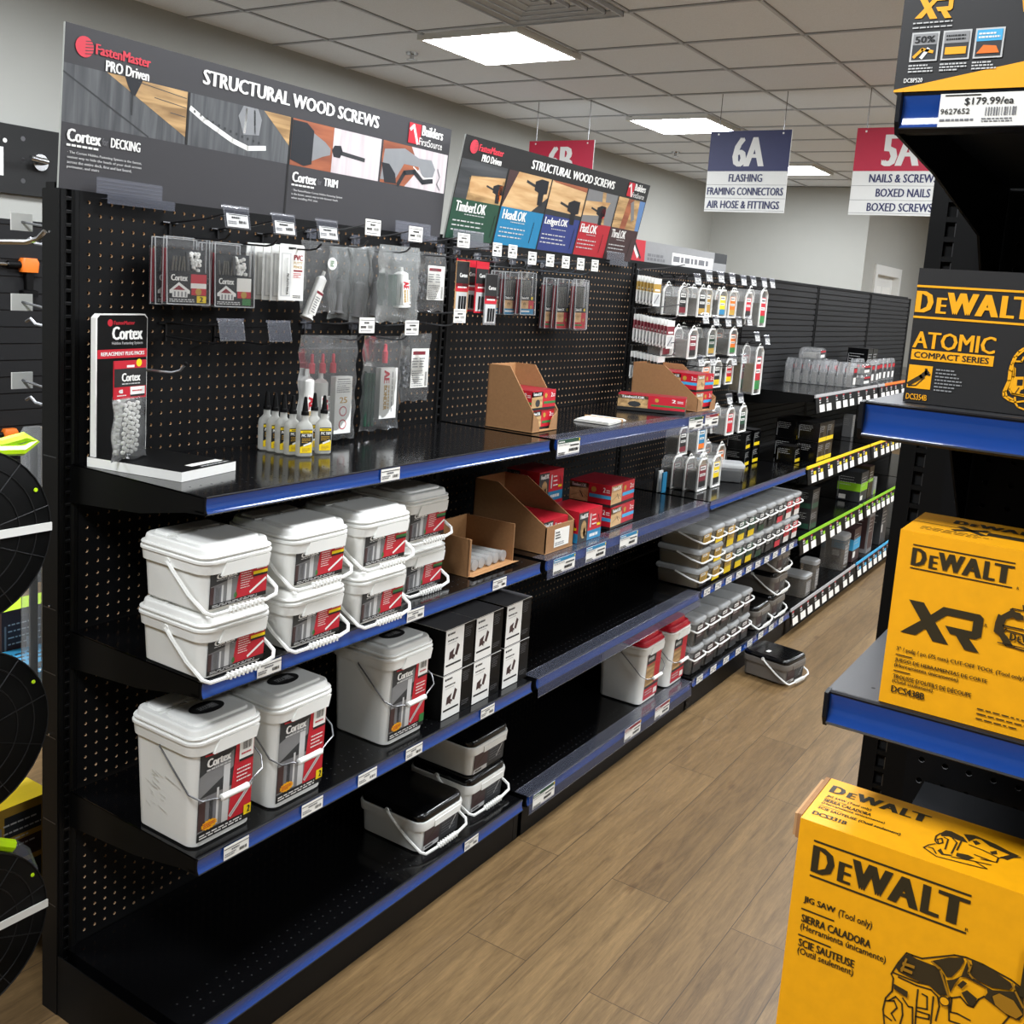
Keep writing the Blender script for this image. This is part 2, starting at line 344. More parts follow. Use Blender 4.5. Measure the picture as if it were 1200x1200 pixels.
# ---------------------------------------------------------------- ceiling lights, vent, sprinklers
LABS = {(1, 0): 'bright square ceiling light panel nearest the camera, above the first long sign', (2, 0): 'square ceiling light panel second along the row, above the second long sign',
        (3, 0): 'small far square ceiling light panel half hidden behind the navy hanging sign'}
for i in range(-1, 5):
    for j in range(-2, 1):
        x, y = 137.2+95.5*i-95.5, 57.2+98.4*j
        t = thing('ceiling_light', LABS.get((i, j), 'square ceiling light panel beyond the edge of the photo'), 'ceiling light', (x, y, CEIL-1.1), 0, 'square ceiling light panels')
        f = MB()
        for a, b, c, e in ((-12.6, 12.6, -12.6, -11.7), (-12.6, 12.6, 11.7, 12.6), (-12.6, -11.7, -11.7, 11.7), (11.7, 12.6, -11.7, 11.7)): f.box(a, b, c, e, 0, 1.1, 'trim_paint')
        f.build('frame', t); MB().add([(-11.7, -11.7, .25), (-11.7, 11.7, .25), (11.7, 11.7, .25), (11.7, -11.7, .25)], [(0, 1, 2, 3)], 'light_panel').build('diffuser', t)
v = MB(); vx, vy = 110.4, 32
for k, q in enumerate((12, 9.6, 7.2, 4.8, 2.4)):
    z = CEIL-.1-.35*(k % 2)
    v.add([(vx+sx*a, vy+sy*a, zz) for a, zz in ((q, CEIL-.9+.1*k), (q-1.5, CEIL-.15)) for sx, sy in ((-1, -1), (1, -1), (1, 1), (-1, 1))], [(0, 1, 5, 4), (1, 2, 6, 5), (2, 3, 7, 6), (3, 0, 4, 7)], 'vent_grey')
    v.box(vx-q, vx+q, vy-q, vy-q+.3, CEIL-1+.1*k, CEIL-.1, 'vent_grey'); v.box(vx-q, vx+q, vy+q-.3, vy+q, CEIL-1+.1*k, CEIL-.1, 'vent_grey')
    v.box(vx-q, vx-q+.3, vy-q, vy+q, CEIL-1+.1*k, CEIL-.1, 'vent_grey'); v.box(vx+q-.3, vx+q, vy-q, vy+q, CEIL-1+.1*k, CEIL-.1, 'vent_grey')
tag(v.build('air_vent'), 'grey square air vent with nested frames beside the nearest ceiling light', 'air vent')
for (x, y, lab) in ((138, 82.1, 'small sprinkler head on the ceiling left of the nearest light'), (286.9, 84.6, 'small sprinkler head on the ceiling above the far wall corner')):
    s_ = MB().lathe([(1.5, CEIL), (1.4, CEIL-.4), (.5, CEIL-.5), (.45, CEIL-1.4), (1.2, CEIL-1.5), (1.2, CEIL-1.6), (.2, CEIL-1.7)], 'chrome', 12)
    s_.v = [(a+x, b+y, c) for a, b, c in s_.v]; tag(s_.build('sprinkler_head'), lab, 'sprinkler')

# ---------------------------------------------------------------- hanging aisle signs
mat('sign_red', 'b01f3c', .5, var=.01); mat('sign_white', 'd9d9d5', .5, var=.01)
def aisle_sign(code, lines, y, ztop, x, colr, label, w=20.6, h=19.5):
    t = thing('aisle_sign', label, 'hanging sign', (x, y, 0), 0, 'hanging aisle signs')
    b = MB(); b.box(-.15, .15, -w/2, w/2, ztop-h, ztop, 'sign_white')
    F = Face(b, (-.15, w/2, ztop-h), (0, -1, 0), (0, 0, 1), .03)
    F.rect(0, h*.505, w, h, colr); F.up()
    F.text(code, w*.3, h*.56, w*.70, h*.92, 'sign_white', .06)
    for k in (.335, .17, .02): F.rect(0, h*k, w, h*k+.09, 'grey')
    F.up()
    for k, (s_, a, e) in enumerate(lines): F.text(s_, w*a, h*(.375-.165*k), w*e, h*(.375-.165*k)+h*.095, 'navy', .035)
    for u in (.1, .9): F.circ(w*u, h*.96, .25, 'white', 8)
    b.build('panel', t)
    for s_ in (-1, 1):
        c = MB()
        z = ztop-.6
        while z < CEIL-.1:
            c.tube([(0, s_*w*.4, z), (0, s_*w*.4, min(z+1.1, CEIL))], .09, 'steel_dark', 5); z += 1.0
        c.build('chain', t)
aisle_sign('6A', [('FLASHING', .28, .70), ('FRAMING CONNECTORS', .02, .97), ('AIR HOSE & FITTINGS', .03, .94)], 21.8, 105.9, 195, 'navy', 'navy and white hanging aisle sign reading 6A with three product lines')
aisle_sign('6B', [], 75.5, 104.4, 195, 'sign_red', 'red hanging aisle sign reading 6B behind the second long sign')
aisle_sign('5A', [('NAILS & SCREWS', .19, .92), ('BOXED NAILS', .28, .86), ('BOXED SCREWS', .2, .9)], -14.2, 105.9, 195, 'sign_red', 'red and white hanging aisle sign for nails and screws, cut off by the right shelf')

# ---------------------------------------------------------------- the long run of shelving on the left
ZT, ZB = 68.5, 6.5                       # first and last row of peg holes
def peg_mesh(xa, xb, cols, rows, pitch=1.0, x_first=1.7, z_first=ZB, za=5.6, zb=69.3, r=.138, deep=.2, m='peg_black', bore='fiber'):
    """a board with real holes: fibre-coloured bores, dark behind"""
    b = MB(); n = 8; h = pitch/2
    cx = [x_first+pitch*i for i in range(cols)]; cz = [z_first+pitch*j for j in range(rows)]
    def vx(i): return cx[0]-h+pitch*i
    def vz(j): return cz[0]-h+pitch*j
    vs = [(vx(i), 0, vz(j)) for j in range(rows+1) for i in range(cols+1)]; f = []; fb = []
    W_ = cols+1
    for j in range(rows):
        for i in range(cols):
            o = len(vs)
            for y in (0, deep):
                for k in range(n):
                    a = math.radians(22.5+45*k); vs.append((cx[i]+r*math.cos(a), y, cz[j]+r*math.sin(a)))
            c = (j*W_+i, j*W_+i+1, (j+1)*W_+i+1, (j+1)*W_+i)          # BL BR TR TL
            # octagon points: 0 right-up,1 up-right,2 up-left,3 left-up,4 left-down,5 down-left,6 down-right,7 right-down
            f += [(c[1], c[2], o+0, o+7), (c[2], c[3], o+2, o+1), (c[3], c[0], o+4, o+3), (c[0], c[1], o+6, o+5), (c[2], o+1, o+0), (c[3], o+3, o+2), (c[0], o+5, o+4), (c[1], o+7, o+6)]
            fb += [(o+k, o+(k+1) % n, o+n+(k+1) % n, o+n+k) for k in range(n)]
    b.v = vs; b.f = f+fb; b.m = [m]*len(f)+[bore]*len(fb); b.sm = [False]*len(b.f)
    xl, xr, zl, zr = vx(0), vx(cols), vz(0), vz(rows)
    for a, c, e, g_ in ((xa, xl, za, zb), (xr, xb, za, zb), (xl, xr, za, zl), (xl, xr, zr, zb)):
        if c > a and g_ > e: b.add([(a, 0, e), (c, 0, e), (c, 0, g_), (a, 0, g_)], [(0, 1, 2, 3)], m)
    b.box(xa, xb, deep+.25, deep+.4, za, zb, 'hole_dark')
    return b
def slat_mesh(xa, xb, za, zb, pitch=1.27):
    b = MB(); pr = []; z = za
    while z+pitch <= zb+.01:
        pr += [(0, z), (0, z+pitch-.24), (.3, z+pitch-.24), (.3, z+pitch)]; z += pitch
    pr += [(0, z), (0, zb), (.8, zb), (.8, za)]
    b.prism(pr, 'x', xa, xb, 'slat_black')
    z = za
    while z+pitch <= zb+.01: b.box(xa, xb, .2, .29, z+pitch-.23, z+pitch-.2, 'groove'); z += pitch
    return b
def post(height=69.3, foot=True):
    b = MB()
    b.box(-.9, .9, .35, 2, 0, height, 'black'); b.box(-.9, -.22, 0, .35, 0, height, 'black'); b.box(.22, .9, 0, .35, 0, height, 'black')
    b.prism([(-.9, 0), (-.75, -.16), (-.45, -.16), (-.3, 0)], 'z', 0, height, 'black'); b.prism([(.3, 0), (.45, -.16), (.75, -.16), (.9, 0)], 'z', 0, height, 'black')
    z = .5
    while z < height-.5: b.box(-.22, .22, .02, .35, z, z+.26, 'black'); b.box(-.2, .22, .0, .02, z+.2, z+.25, 'steel_dark'); z += 1.0
    if foot: b.box(-.85, .85, -15.2, 0, 0, 3.5, 'black')
    return b
RAIL = [(0, -.02), (-.14, .02), (-.24, -.06), (-.2, -.3), (-.18, -.62), (-.22, -.94), (-.36, -1.22), (-.2, -1.32), (0, -1.3)]
def rail(x0, x1, y, z, col='rail_blue'):
    b = MB(); inner = [(y+a, z+c) for a, c in RAIL[2:7]]
    n = len(inner)
    b.add([(x, p[0], p[1]) for x in (x0, x1) for p in inner], [(i, i+1, n+i+1, n+i) for i in range(n-1)], col, True)
    b.prism([(y, z), (y-.2, z+.03), (y-.27, z-.02), (y-.25, z-.08), (y, z-.06)], 'x', x0, x1, 'rail_edge')
    b.prism([(y, z-1.27), (y-.36, z-1.19), (y-.41, z-1.25), (y-.2, z-1.36), (y, z-1.34)], 'x', x0, x1, 'rail_edge')
    for x in (x0, x1-.02): b.prism([(y+a, z+c) for a, c in RAIL], 'x', x, x+.02, 'rail_edge')
    return b
def price_tag(x, y, z, w=2.5, h=1.15, head=None, seed=1):
    """a paper tag bent to the rail's curve"""
    b = MB(); b.box(x, x+w, y-.36, y-.34, z-1.2, z-.1, 'paper')
    F = Face(b, (x, y-.36, z-1.12), (1, 0, 0), (0, 0, 1), .02)
    F.rect(.02, .78, w-.02, .84, 'ink'); F.micro(w*.3, .52, w*.75, .7, 1, 'ink_grey', .8, seed); F.bars(w*.62, .16, w*.92, .42, 'ink', 7, seed); F.micro(.1, .12, w*.5, .45, 2, 'ink_grey', .6, seed+1)
    return b
def holder(x0, x1, y, z, deep=2.0, drop=2.15):
    b = MB(); b.box(x0, x1, y-.5, y-.5+deep, z+.03, z+.06, 'flange_clear'); b.add([(x0, y-.5, z+.08), (x1, y-.5, z+.08), (x1, y-.62, z-drop), (x0, y-.62, z-drop)], [(0, 3, 2, 1)], 'holder_clear')
    b.box(x0, x1, y-.54, y-.46, z+.02, z+.1, 'clear_hard')
    b.box(x0, x1, y-.67, y-.6, z-drop-.05, z-drop, 'clear_hard')
    for k in range(5):
        xx = x0+(x1-x0)*(.03+.235*k); b.lathe([(.14, z+.06), (.1, z+.075), (.02, z+.08)], 'clear_hard', 8, c=(xx, y+.8, 0))
    return b
def big_tag(x, y, z, head, w=4.9, h=1.75, seed=1):
    b = MB(); b.box(x, x+w, y-.6, y-.56, z-1.95, z-.1, 'paper')
    F = Face(b, (x, y-.6, z-1.95), (1, 0, 0), (0, 0, 1), .02)
    F.rect(0, 1.42, w, 1.85, head).up(); F.micro(.15, 1.52, w*.35, 1.7, 1, 'white', .7, seed); F.rect(w-.3, 1.5, w-.08, 1.75, 'yellow')
    F.micro(.1, 1.15, w*.6, 1.35, 2, 'ink_grey', .45, seed); F.rect(w*.55, 1.0, w*.95, 1.15, 'ink'); F.micro(w*.5, .3, w*.95, .85, 1, 'ink', .6, seed+1); F.micro(.1, .1, w*.4, .45, 2, 'ink', .7, seed+2)
    return b
def drop_strip(x0, x1, y, z, cols, seed=1, tagc='yellow', h=3.5):
    """black drop panel under a coloured strip with a row of small tags; cols = [(x, colour)...]"""
    b = MB(); lean = .5
    b.add([(x0, y-.25, z-.55), (x1, y-.25, z-.55), (x1, y-.25-lean, z-h), (x0, y-.25-lean, z-h)], [(0, 3, 2, 1)], 'black'); b.add([(x0, y, z-.55), (x1, y, z-.55), (x1, y-lean, z-h), (x0, y-lean, z-h)], [(0, 1, 2, 3)], 'black')
    xs = [x0]+[c[0] for c in cols[1:]]+[x1]
    for (a, c), e in zip(zip(xs, [c[1] for c in cols]), xs[1:]): b.prism([(y, z), (y-.2, z+.03), (y-.28, z-.5), (y-.26, z-.58), (y, z-.58)], 'x', a, e, c)
    F = Face(b, (x0, y-.25-lean, z-h), (1, 0, 0), (0, lean, h-.55), .03); r = random.Random(seed)
    F.v = F.v.normalized(); H = (h-.55)
    x = .6 if seed % 2 else 2.2
    while x < x1-x0-3.4:
        F.rect(x, .12, x+3.2, .12+H*.48, 'paper'); F.rect(x+1.6, .12+H*.5, x+3.1, .12+H*.72, tagc); F.micro(x, .12+H*.55, x+1.4, .12+H*.85, 2, 'light_grey', .6, r.randint(0, 99)); F.rect(x+.1, .12+H*.85, x+1.2, .12+H*.92, 'red')
        x += r.choice((4.6, 5.0, 6.6))
    return b
def shelf_board(x0, x1, deep, z, m='shelf_black'):
    b = MB(); y0 = -deep
    b.box(x0, x1, y0, -.35, z-.12, z, m); b.box(x0, x1, y0, y0+.1, z-1.25, z-.12, 'black')
    b.box(x0, x1, y0+.1, y0+1, z-1.25, z-1.15, 'black')
    F = Face(b, (x0, y0, z), (1, 0, 0), (0, 1, 0), .004)
    for j in range(3):
        x = 1.4
        while x < x1-x0-1: F.circ(x+(j % 2)*.5, 1.3+j*1.0, .09, 'hole_dark', 6); x += 1.0
    return b
def bracket(xa, deep, z):
    return MB().prism([(-.1, z-.05), (-deep+.02, z-.05), (-deep+.02, z-1.35), (-deep+2, z-1.5), (-deep*.55, z-2.5), (-.1, z-3.2)], 'x', xa, xa+.1, 'black')
def base(x0, x1, deep):
    b = MB(); b.box(x0, x1, -deep, -.1, 4.2, 5.6, 'shelf_black', top='shelf_black'); b.box(x0, x1, -deep+.8, -deep+.9, 0, 4.2, 'black')
    F = Face(b, (x0, -deep, 5.6), (1, 0, 0), (0, 1, 0), .004)
    for j in range(3):
        x = 1.4
        while x < x1-x0-1: F.circ(x+(j % 2)*.5, 1.3+j*1.0, .09, 'hole_dark', 6); x += 1.0
    return b
peg = peg_mesh(.9, 47.1, 46, 63)
slat = slat_mesh(.9, 47.1, 5.7, 69.3)
DEEP = 16.0; ZA, ZBk, ZC, ZD = 48.0, 34.1, 20.1, 5.6
BAYS = ['nearest shelving bay with a pegboard back, white tubs on its shelves', 'second shelving bay, pegboard back, clear strips on its shelf edges', 'third shelving bay with hanging bit packs and clear tubs',
        'fourth shelving bay with a slatted back and yellow and green shelf strips', 'fifth shelving bay with a slatted back, half hidden by the right shelves', 'sixth and farthest shelving bay with a slatted back']
bays = []; pm = sm_ = None
for k in range(6):
    x = 48.0*k
    t = thing('shelving_bay', BAYS[k], 'shelving', (x, 0, 0), 0, 'shelving bays of the long run'); bays.append(t)
    if k < 3:
        if pm is None: pm = peg.build('pegboard', t)
        else: o = pm.copy(); COL.objects.link(o); o.parent = t
    else:
        if sm_ is None: sm_ = slat.build('slatted_panel', t)
        else: o = sm_.copy(); COL.objects.link(o); o.parent = t
    post().build('upright', t)
    if k == 5:
        q = post(); q.v = [(a+48, b_, c) for a, b_, c in q.v]; q.build('upright', t)
    MB().box(-.9, 47.1, .45, 1.6, 69.3, 69.75, 'black').build('top_rail', t)
    MB().box(.9, 47.1, 1.2, 2.0, 3, 69.2, 'black').build('rear_panel', t)
    bd = base(.05, 47.1, DEEP).build('base_deck', t)
    if k < 3: rail(.1, 47.1, -DEEP, 5.6).build('price_rail', bd)
    lev = [ZA, ZBk, ZC] if k != 2 else [ZBk, ZC]
    sh = {}
    for z in lev:
        sh[z] = shelf_board(.2, 47.1, DEEP, z).build('shelf', t); [bracket(xa, DEEP, z).build('bracket', sh[z]) for xa in (.2, 47.0)]
        if k < 3: rail(.2, 47.1, -DEEP, z).build('price_rail', sh[z])
    sh[ZD] = bd
    if k == 0:
        MB().box(-1.0, -.9, -.2, 1.9, 0, 69.2, 'black').build('side_cover', t); sc_ = MB(); [sc_.box(-1.02, -1.0, .0, 1.7, zz, zz+.08, 'steel_dark') for zz in (10, 17.5, 25, 30.5, 36, 48.5)]; [sc_.lathe([(.02, -1.06), (.09, -1.05), (.1, -1.0)], 'chrome', 8, axis='x', c=(0, .9, zz)) for zz in (66, 36.2, 25.2)]; sc_.build('cover_seams', t); MB().box(-.95, -.85, -DEEP+.8, -.2, 0, 5.55, 'black').build('base_side', t)
        for z, tags in ((ZA, [18.9]), (ZBk, [5.4, 23.6, 37.6]), (ZC, [2.6, 10.9, 17.9, 24.6, 37.0]), (ZD, [35.6])):
            for i, xx in enumerate(tags): price_tag(xx, -DEEP, z, seed=i+int(z)).build('price_tag', sh[z])
    if k == 1:
        holder(.1, 47.1, -DEEP, ZA).build('label_holder', sh[ZA]); holder(.1, 47.1, -DEEP, ZBk).build('label_holder', sh[ZBk]); holder(.1, 47.1, -DEEP, ZC).build('label_holder', sh[ZC]); holder(.1, 47.1, -DEEP, ZD).build('label_holder', sh[ZD])
        for z, tags in ((ZA, [(.3, 'photo_green'), (36.2, 'photo_green'), (42, 'maroon')]), (ZBk, [(1.4, 'photo_blue'), (9.0, 'photo_blue'), (17.8, 'photo_blue')]), (ZD, [(.9, 'photo_green'), (24.4, 'maroon'), (34.0, 'maroon')])):
            for i, (xx, c) in enumerate(tags): big_tag(xx, -DEEP, z, c, seed=i+int(z)).build('price_tag', sh[z])
    if k == 2:
        for z, xs in ((ZC, [.9+4.55*i for i in range(10)]), (ZD, [1.5+5.6*i for i in range(8)])):
            for i, xx in enumerate(xs): price_tag(xx, -DEEP, z, w=2.5, seed=i+int(z)).build('price_tag', sh[z])
    if k >= 3:
        for z, cols, tc in ((ZA, [(0, 'grey_strip')] if k == 3 else [(0, 'grey_strip'), (6, 'orange')], 'black'), (ZBk, [(0, 'yellow')], 'yellow'), (ZC, [(0, 'green_strip')], 'green_strip'), (ZD, [(0, 'grey_strip')] if k == 3 else [(0, 'cyan')], 'black' if k == 3 else 'cyan')):
            drop_strip(.1, 47.1, -DEEP, z+.05, cols, seed=k*10+int(z), tagc=tc).build('label_strip', sh[z])

# ---------------------------------------------------------------- end shelving on the right (runs across, facing the camera)
RX, RB, RYL = -8.7, 18.3, -63.0           # shelf front, back board, left end of the shelves
end = thing('end_shelving', 'black end shelving unit in the right foreground with blue shelf edges', 'shelving', (RB, -59.5, 0))
rb_ = MB(); h0 = 71.0
def rot(b):                              # local x runs along -y, local y runs along +x (deeper)
    b.v = [(yy, -xx, zz) for xx, yy, zz in b.v]; return b
pp = peg_mesh(2.2, 46, 31, 50, pitch=1.4, x_first=3.1, z_first=7.2, za=5, zb=80, r=.19, deep=.09, bore='grey')
rot(pp).build('pegboard', end)
q = MB(); q.box(-.6, .5, .5, 3, 0, 80, 'black'); q.box(-.6, .35, 0, .5, 0, 80, 'black'); q.box(.95, 2.2, 0, .5, 0, 80, 'black'); q.box(.35, .95, .4, .5, 0, 80, 'hole_dark')
z = 1.
while z < 79: q.box(.35, .95, .02, .4, z, z+.3, 'black'); q.box(.9, .95, .0, .05, z+.3, z+1.1, 'steel_dark'); z += 1.17
rot(q).build('upright', end)
b = MB().box(-1, 46, -DEEP-8, 0, 0, 5, 'black'); rot(b).build('base_deck', end)
def end_shelf(z, label_tag=None, deep=27.0):
    x0, x1 = RYL*-1-59.5, 44.0
    b = shelf_board(x0, x1, deep, z, 'shelf_dark'); s_ = rot(b).build('shelf', end)
    for xa in (x0, x1-.1):
        bk = MB(); bk.prism([(-.1, z-.05), (-deep+.02, z-.05), (-deep+.02, z-1.4), (-deep*.75, z-1.9), (-deep*.3, z-3.4), (-.6, z-9.5), (-.1, z-9.5)], 'x', xa, xa+.12, 'black')
        rot(bk).build('bracket', s_)
    rot(rail(x0+.15, x1, -deep, z)).build('price_rail', s_)
    rot(MB().prism([(-deep, z+.05), (-deep-.5, z), (-deep-.46, z-1.0), (-deep-.2, z-1.42), (-deep, z-1.4)], 'x', x0, x0+.15, 'rail_edge')).build('rail_cap', s_)
    return s_
ES = [end_shelf(z) for z in (72.1, 61.1, 49.8, 35.4)]
# paper price tag on the top shelf edge
b = MB(); x0 = 4.95; F0 = RAIL[2:7]
b.box(x0, x0+3.0, -27.37, -27.35, 70.88, 72.0, 'paper')
F = Face(b, (x0, -27.37, 70.9), (1, 0, 0), (0, 0, 1), .02)
F.text('$179.99/ea', .8, .68, 2.35, .95, 'ink', .02); F.text('9627652', .05, .42, 1.0, .6, 'ink', .01); F.bars(1.5, .34, 2.5, .62, 'ink_grey', 12); F.micro(.05, .16, 1.2, .28, 1, 'ink_grey', .6); F.micro(1.4, .12, 2.4, .28, 2, 'ink_grey', .5); F.rect(.15, 1.02, 1.3, 1.06, 'ink')
rot(b).build('price_tag', ES[0])
# ---------------------------------------------------------------- long signs on top of the shelving
def sign_base(w, h, colr='sign_dark'):
    b = MB(); b.box(0, w, 0, .22, 0, h, 'sign_back', front=colr); return b
def logo_fm(F, x, y, k=1.0):
    F.circ(x+1.0*k, y+.85*k, .95*k, 'red_logo', 20); F.up()
    for i in range(5): F.line([(x+1.1*k, y+(.25+.28*i)*k), (x+1.95*k, y+(.4+.28*i)*k)], .07*k, 'sign_dark')
    F.text('FastenMaster', x+2.15*k, y+.45*k, x+8.3*k, y+1.4*k, 'red_logo', .045)
    F.text('PRO Driven', x+3.3*k, y-.85*k, x+8.2*k, y+.15*k, 'white', .05)
def logo_bfs(F, x, y, k=1.0, m='white'):
    F.rect(x, y, x+1.9*k, y+2.0*k, 'red'); F.up()
    F.line([(x+.25*k, y+1.35*k), (x+.7*k, y+1.75*k), (x+1.5*k, y+.1*k)], .32*k, 'white')
    F.text('Builders', x+2.05*k, y+1.0*k, x+5.6*k, y+2.0*k, m, .05); F.text('FirstSource', x+1.75*k, y, x+5.6*k, y+.75*k, m, .0)
def cortex(F, x, y, w, h, m='white', sub=True, bold=.06):
    F.text('Cortex', x, y, x+w, y+h, m, bold)
    if sub: F.micro(x, y-h*.45, x+w*.95, y-h*.12, 1, m, .5, 5, False)
b = sign_base(47.2, 12.0); F = Face(b, (0, 0, 0), **XZ, step=.012)
# pictures: decking board, chain of plugs, drill chuck, bent trim
F.rect(.0, 4.9, 11.2, 9.15, 'deck_grey'); F.rect(11.5, 4.9, 22.9, 9.15, 'deck_grey'); F.rect(23.2, 4.9, 35.7, 9.15, 'wood_red'); F.rect(36.0, 4.9, 47.0, 9.15, 'trim_white'); F.up()
F.poly([(3.6, 9.15), (11.2, 9.15), (11.2, 5.5)], 'wood_tan'); F.line([(0, 8.5), (7.6, 4.95)], .12, 'photo_dark'); F.poly([(19.6, 9.15), (22.9, 9.15), (22.9, 6.6)], 'wood_tan')
F.poly([(28.7, 9.15), (35.7, 9.15), (35.7, 4.9), (28.7, 4.9)], 'trim_white'); F.poly([(36.0, 9.15), (40.6, 9.15), (42.2, 7), (40, 4.9), (36, 4.9)], 'wood_red'); F.up()
for k in range(3): F.line([(6.4+1.6*k, 9.0-.9*k), (11.1, 8.6-.75*k)], .06, 'deck_side')
F.poly([(5.2, 9.15), (6.8, 9.15), (6.5, 8.5), (6.2, 7.9), (5.9, 7.9), (5.5, 8.5)], 'photo_tool'); F.line([(5.95, 7.9), (5.95, 6.4)], .16, 'photo_dark')
F.line([(11.6, 7.9), (13, 7.2), (14.6, 6.6), (16.2, 6.0), (18, 5.6), (20, 5.9)], .42, 'white')
for k in range(12): F.circ(12+.66*k, 7.72-.2*k+.006*k*k, .13, 'photo_dark', 8)
F.poly([(17.2, 9.15), (18.9, 9.15), (19.4, 8.3), (19.2, 6.9), (17.4, 6.7), (16.7, 8.2)], 'photo_metal'); F.line([(17.6, 8.9), (17.5, 6.9)], .25, 'white'); F.line([(18.5, 8.9), (18.7, 7)], .2, 'photo_dark')
F.poly([(23.2, 9.0), (25, 9.0), (26, 8.4), (26, 5.3), (25, 5.0), (23.2, 5.4)], 'photo_tool'); F.poly([(26, 8.2), (27.6, 7.6), (28.4, 7.1), (28.4, 6.5), (27.4, 6.2), (26, 5.6)], 'photo_metal')
F.poly([(28.9, 7.5), (29.8, 7.6), (30.1, 7.1), (29.8, 6.4), (28.9, 6.4), (28.6, 7)], 'photo_tool'); F.line([(30, 6.9), (33.3, 6.7)], .4, 'photo_dark')
F.poly([(36.3, 8.3), (39.5, 8.8), (42, 8.1), (44.2, 8.2), (45, 7.3), (44.6, 6.2), (42.8, 6.3), (42.2, 7.2), (39.6, 7.2), (38.2, 5.2), (36.0, 5.2)], 'photo_metal')
F.up(); F.poly([(36, 6.9), (37.2, 6.9), (38.3, 6.0), (38.6, 5.0), (36.7, 4.95)], 'photo_tool'); F.line([(38.9, 5.0), (39.8, 6.3), (41.4, 6.6), (43.0, 5.7), (44.6, 6.0)], .5, 'photo_tool'); F.line([(41.2, 7.1), (43.2, 6.1), (44.8, 6.35)], .12, 'white')
F.line([(45.4, 7.4), (45.9, 6.6), (45.5, 5.8), (46.1, 5.2)], .12, 'ink_grey')
F.rect(22.95, .1, 23.15, 9.15, 'ink'); F.rect(11.25, 4.9, 11.45, 9.15, 'ink'); F.up()
logo_fm(F, .8, 9.9, .8); F.text('STRUCTURAL WOOD SCREWS', 12.6, 10.1, 35, 11.3, 'white', .05); logo_bfs(F, 39.8, 9.5, 1.05)
cortex(F, .45, 3.55, 2.9, .95); F.text('DECKING', 4.2, 3.6, 6.9, 4.35, 'white', .05); [F.text(q, .55, 2.62-.36*i, x1, 2.86-.36*i, 'light_grey', .02) for i, (q, x1) in enumerate((('· The Cortex Hidden Fastening System is the fastest,', 7.1), ('easiest way to hide the heads of your deck screws', 7.1), ('across the entire deck, first and last board,', 6.2), ('perimeter, and stairs', 3.3)))]; F.text('for', 3.45, 3.65, 3.95, 4.2, 'ink_grey', .0)
cortex(F, 23.6, 3.4, 3.2, .95); F.text('TRIM', 27.8, 3.5, 29.8, 4.25, 'white', .05); [F.text(q, 23.7, 2.5-.36*i, x1, 2.74-.36*i, 'light_grey', .02) for i, (q, x1) in enumerate((('· The FastenMaster Cortex Hidden Fastening System', 30.6), ('is the fastest, easiest way to hide fastener heads', 30.0), ('when installing PVC trim', 27.2)))]; F.text('for', 27.0, 3.5, 27.5, 4.05, 'ink_grey', .0)
t = tag(b.build('long_sign'), 'dark long sign about structural wood screws at the near end, with decking and trim pictures', 'sign')
t.location = Vector((-.8, .1, 69.32))*S; t.rotation_euler = (math.radians(4.0), 0, 0)
b = sign_base(47.2, 11.8, 'ink'); F = Face(b, (0, 0, 0), **XZ)
for k, (x0, x1, top, bot) in enumerate(((.15, 9.5, 'wood_tan', 'photo_green'), (9.9, 19.7, 'wood_light', 'photo_blue'), (20.0, 29.2, 'wood_light', 'photo_navy'), (29.5, 38.2, 'photo_grey', 'photo_red'), (38.5, 47.0, 'wood_tan', 'photo_brown'))):
    F.rect(x0, 4.75, x1, 9.2, top); F.rect(x0, .1, x1, 4.75, bot)
F.up()
F.poly([(.15, 9.2), (.15, 4.75), (2.5, 4.75), (2.6, 7.5), (9.5, 8.0), (9.5, 9.2)], 'deck_side'); F.poly([(2.2, 7.3), (9.2, 8.0), (8.6, 5.2), (3, 5.6)], 'wood_light'); F.poly([(9.9, 4.75), (12, 9.2), (9.9, 9.2)], 'photo_brown'); F.poly([(16.6, 4.75), (19.7, 6.8), (19.7, 4.75)], 'photo_dark')
F.poly([(20, 9.2), (29.2, 9.2), (29.2, 8.6), (20.8, 9.0)], 'wood_red'); F.poly([(20, 4.75), (29.2, 4.75), (29.2, 5.3), (20, 5.5)], 'photo_dark'); F.poly([(29.5, 7.6), (36.5, 8.0), (35, 6.0), (29.5, 5.6)], 'wood_light'); F.poly([(33.6, 9.2), (34.6, 9.2), (36, 4.75), (35, 4.75)], 'wood_tan'); F.poly([(45.2, 9.2), (47, 9.2), (47, 4.75), (45.8, 4.75)], 'photo_sky'); F.poly([(41.6, 9.2), (43.4, 9.2), (42.6, 4.75), (40.9, 4.75)], 'wood_red')
F.up()
def drill(x, y, k, body): F.line([(x, y), (x+1.4*k, y-.25*k)], .22*k, 'photo_dark'); F.poly([(x+1.3*k, y+.15*k), (x+2.2*k, y+.45*k), (x+3.4*k, y+.4*k), (x+3.5*k, y-.7*k), (x+3.0*k, y-.8*k), (x+3.1*k, y-1.8*k), (x+2.3*k, y-1.8*k), (x+2.1*k, y-.75*k), (x+1.4*k, y-.6*k)], body)
drill(6.0, 6.7, 1.0, 'photo_tool'); F.poly([(8.5, 7), (9.3, 7.1), (9.3, 5.2), (8.7, 5.2)], 'orange'); drill(14.2, 8.3, 1.45, 'photo_tool'); drill(23.2, 6.6, 1.45, 'photo_tool'); drill(31.5, 6.8, 1.2, 'photo_tool'); F.circ(34.9, 6.3, .8, 'red'); F.line([(43, 8.6), (44.2, 6.4)], .9, 'photo_grey')
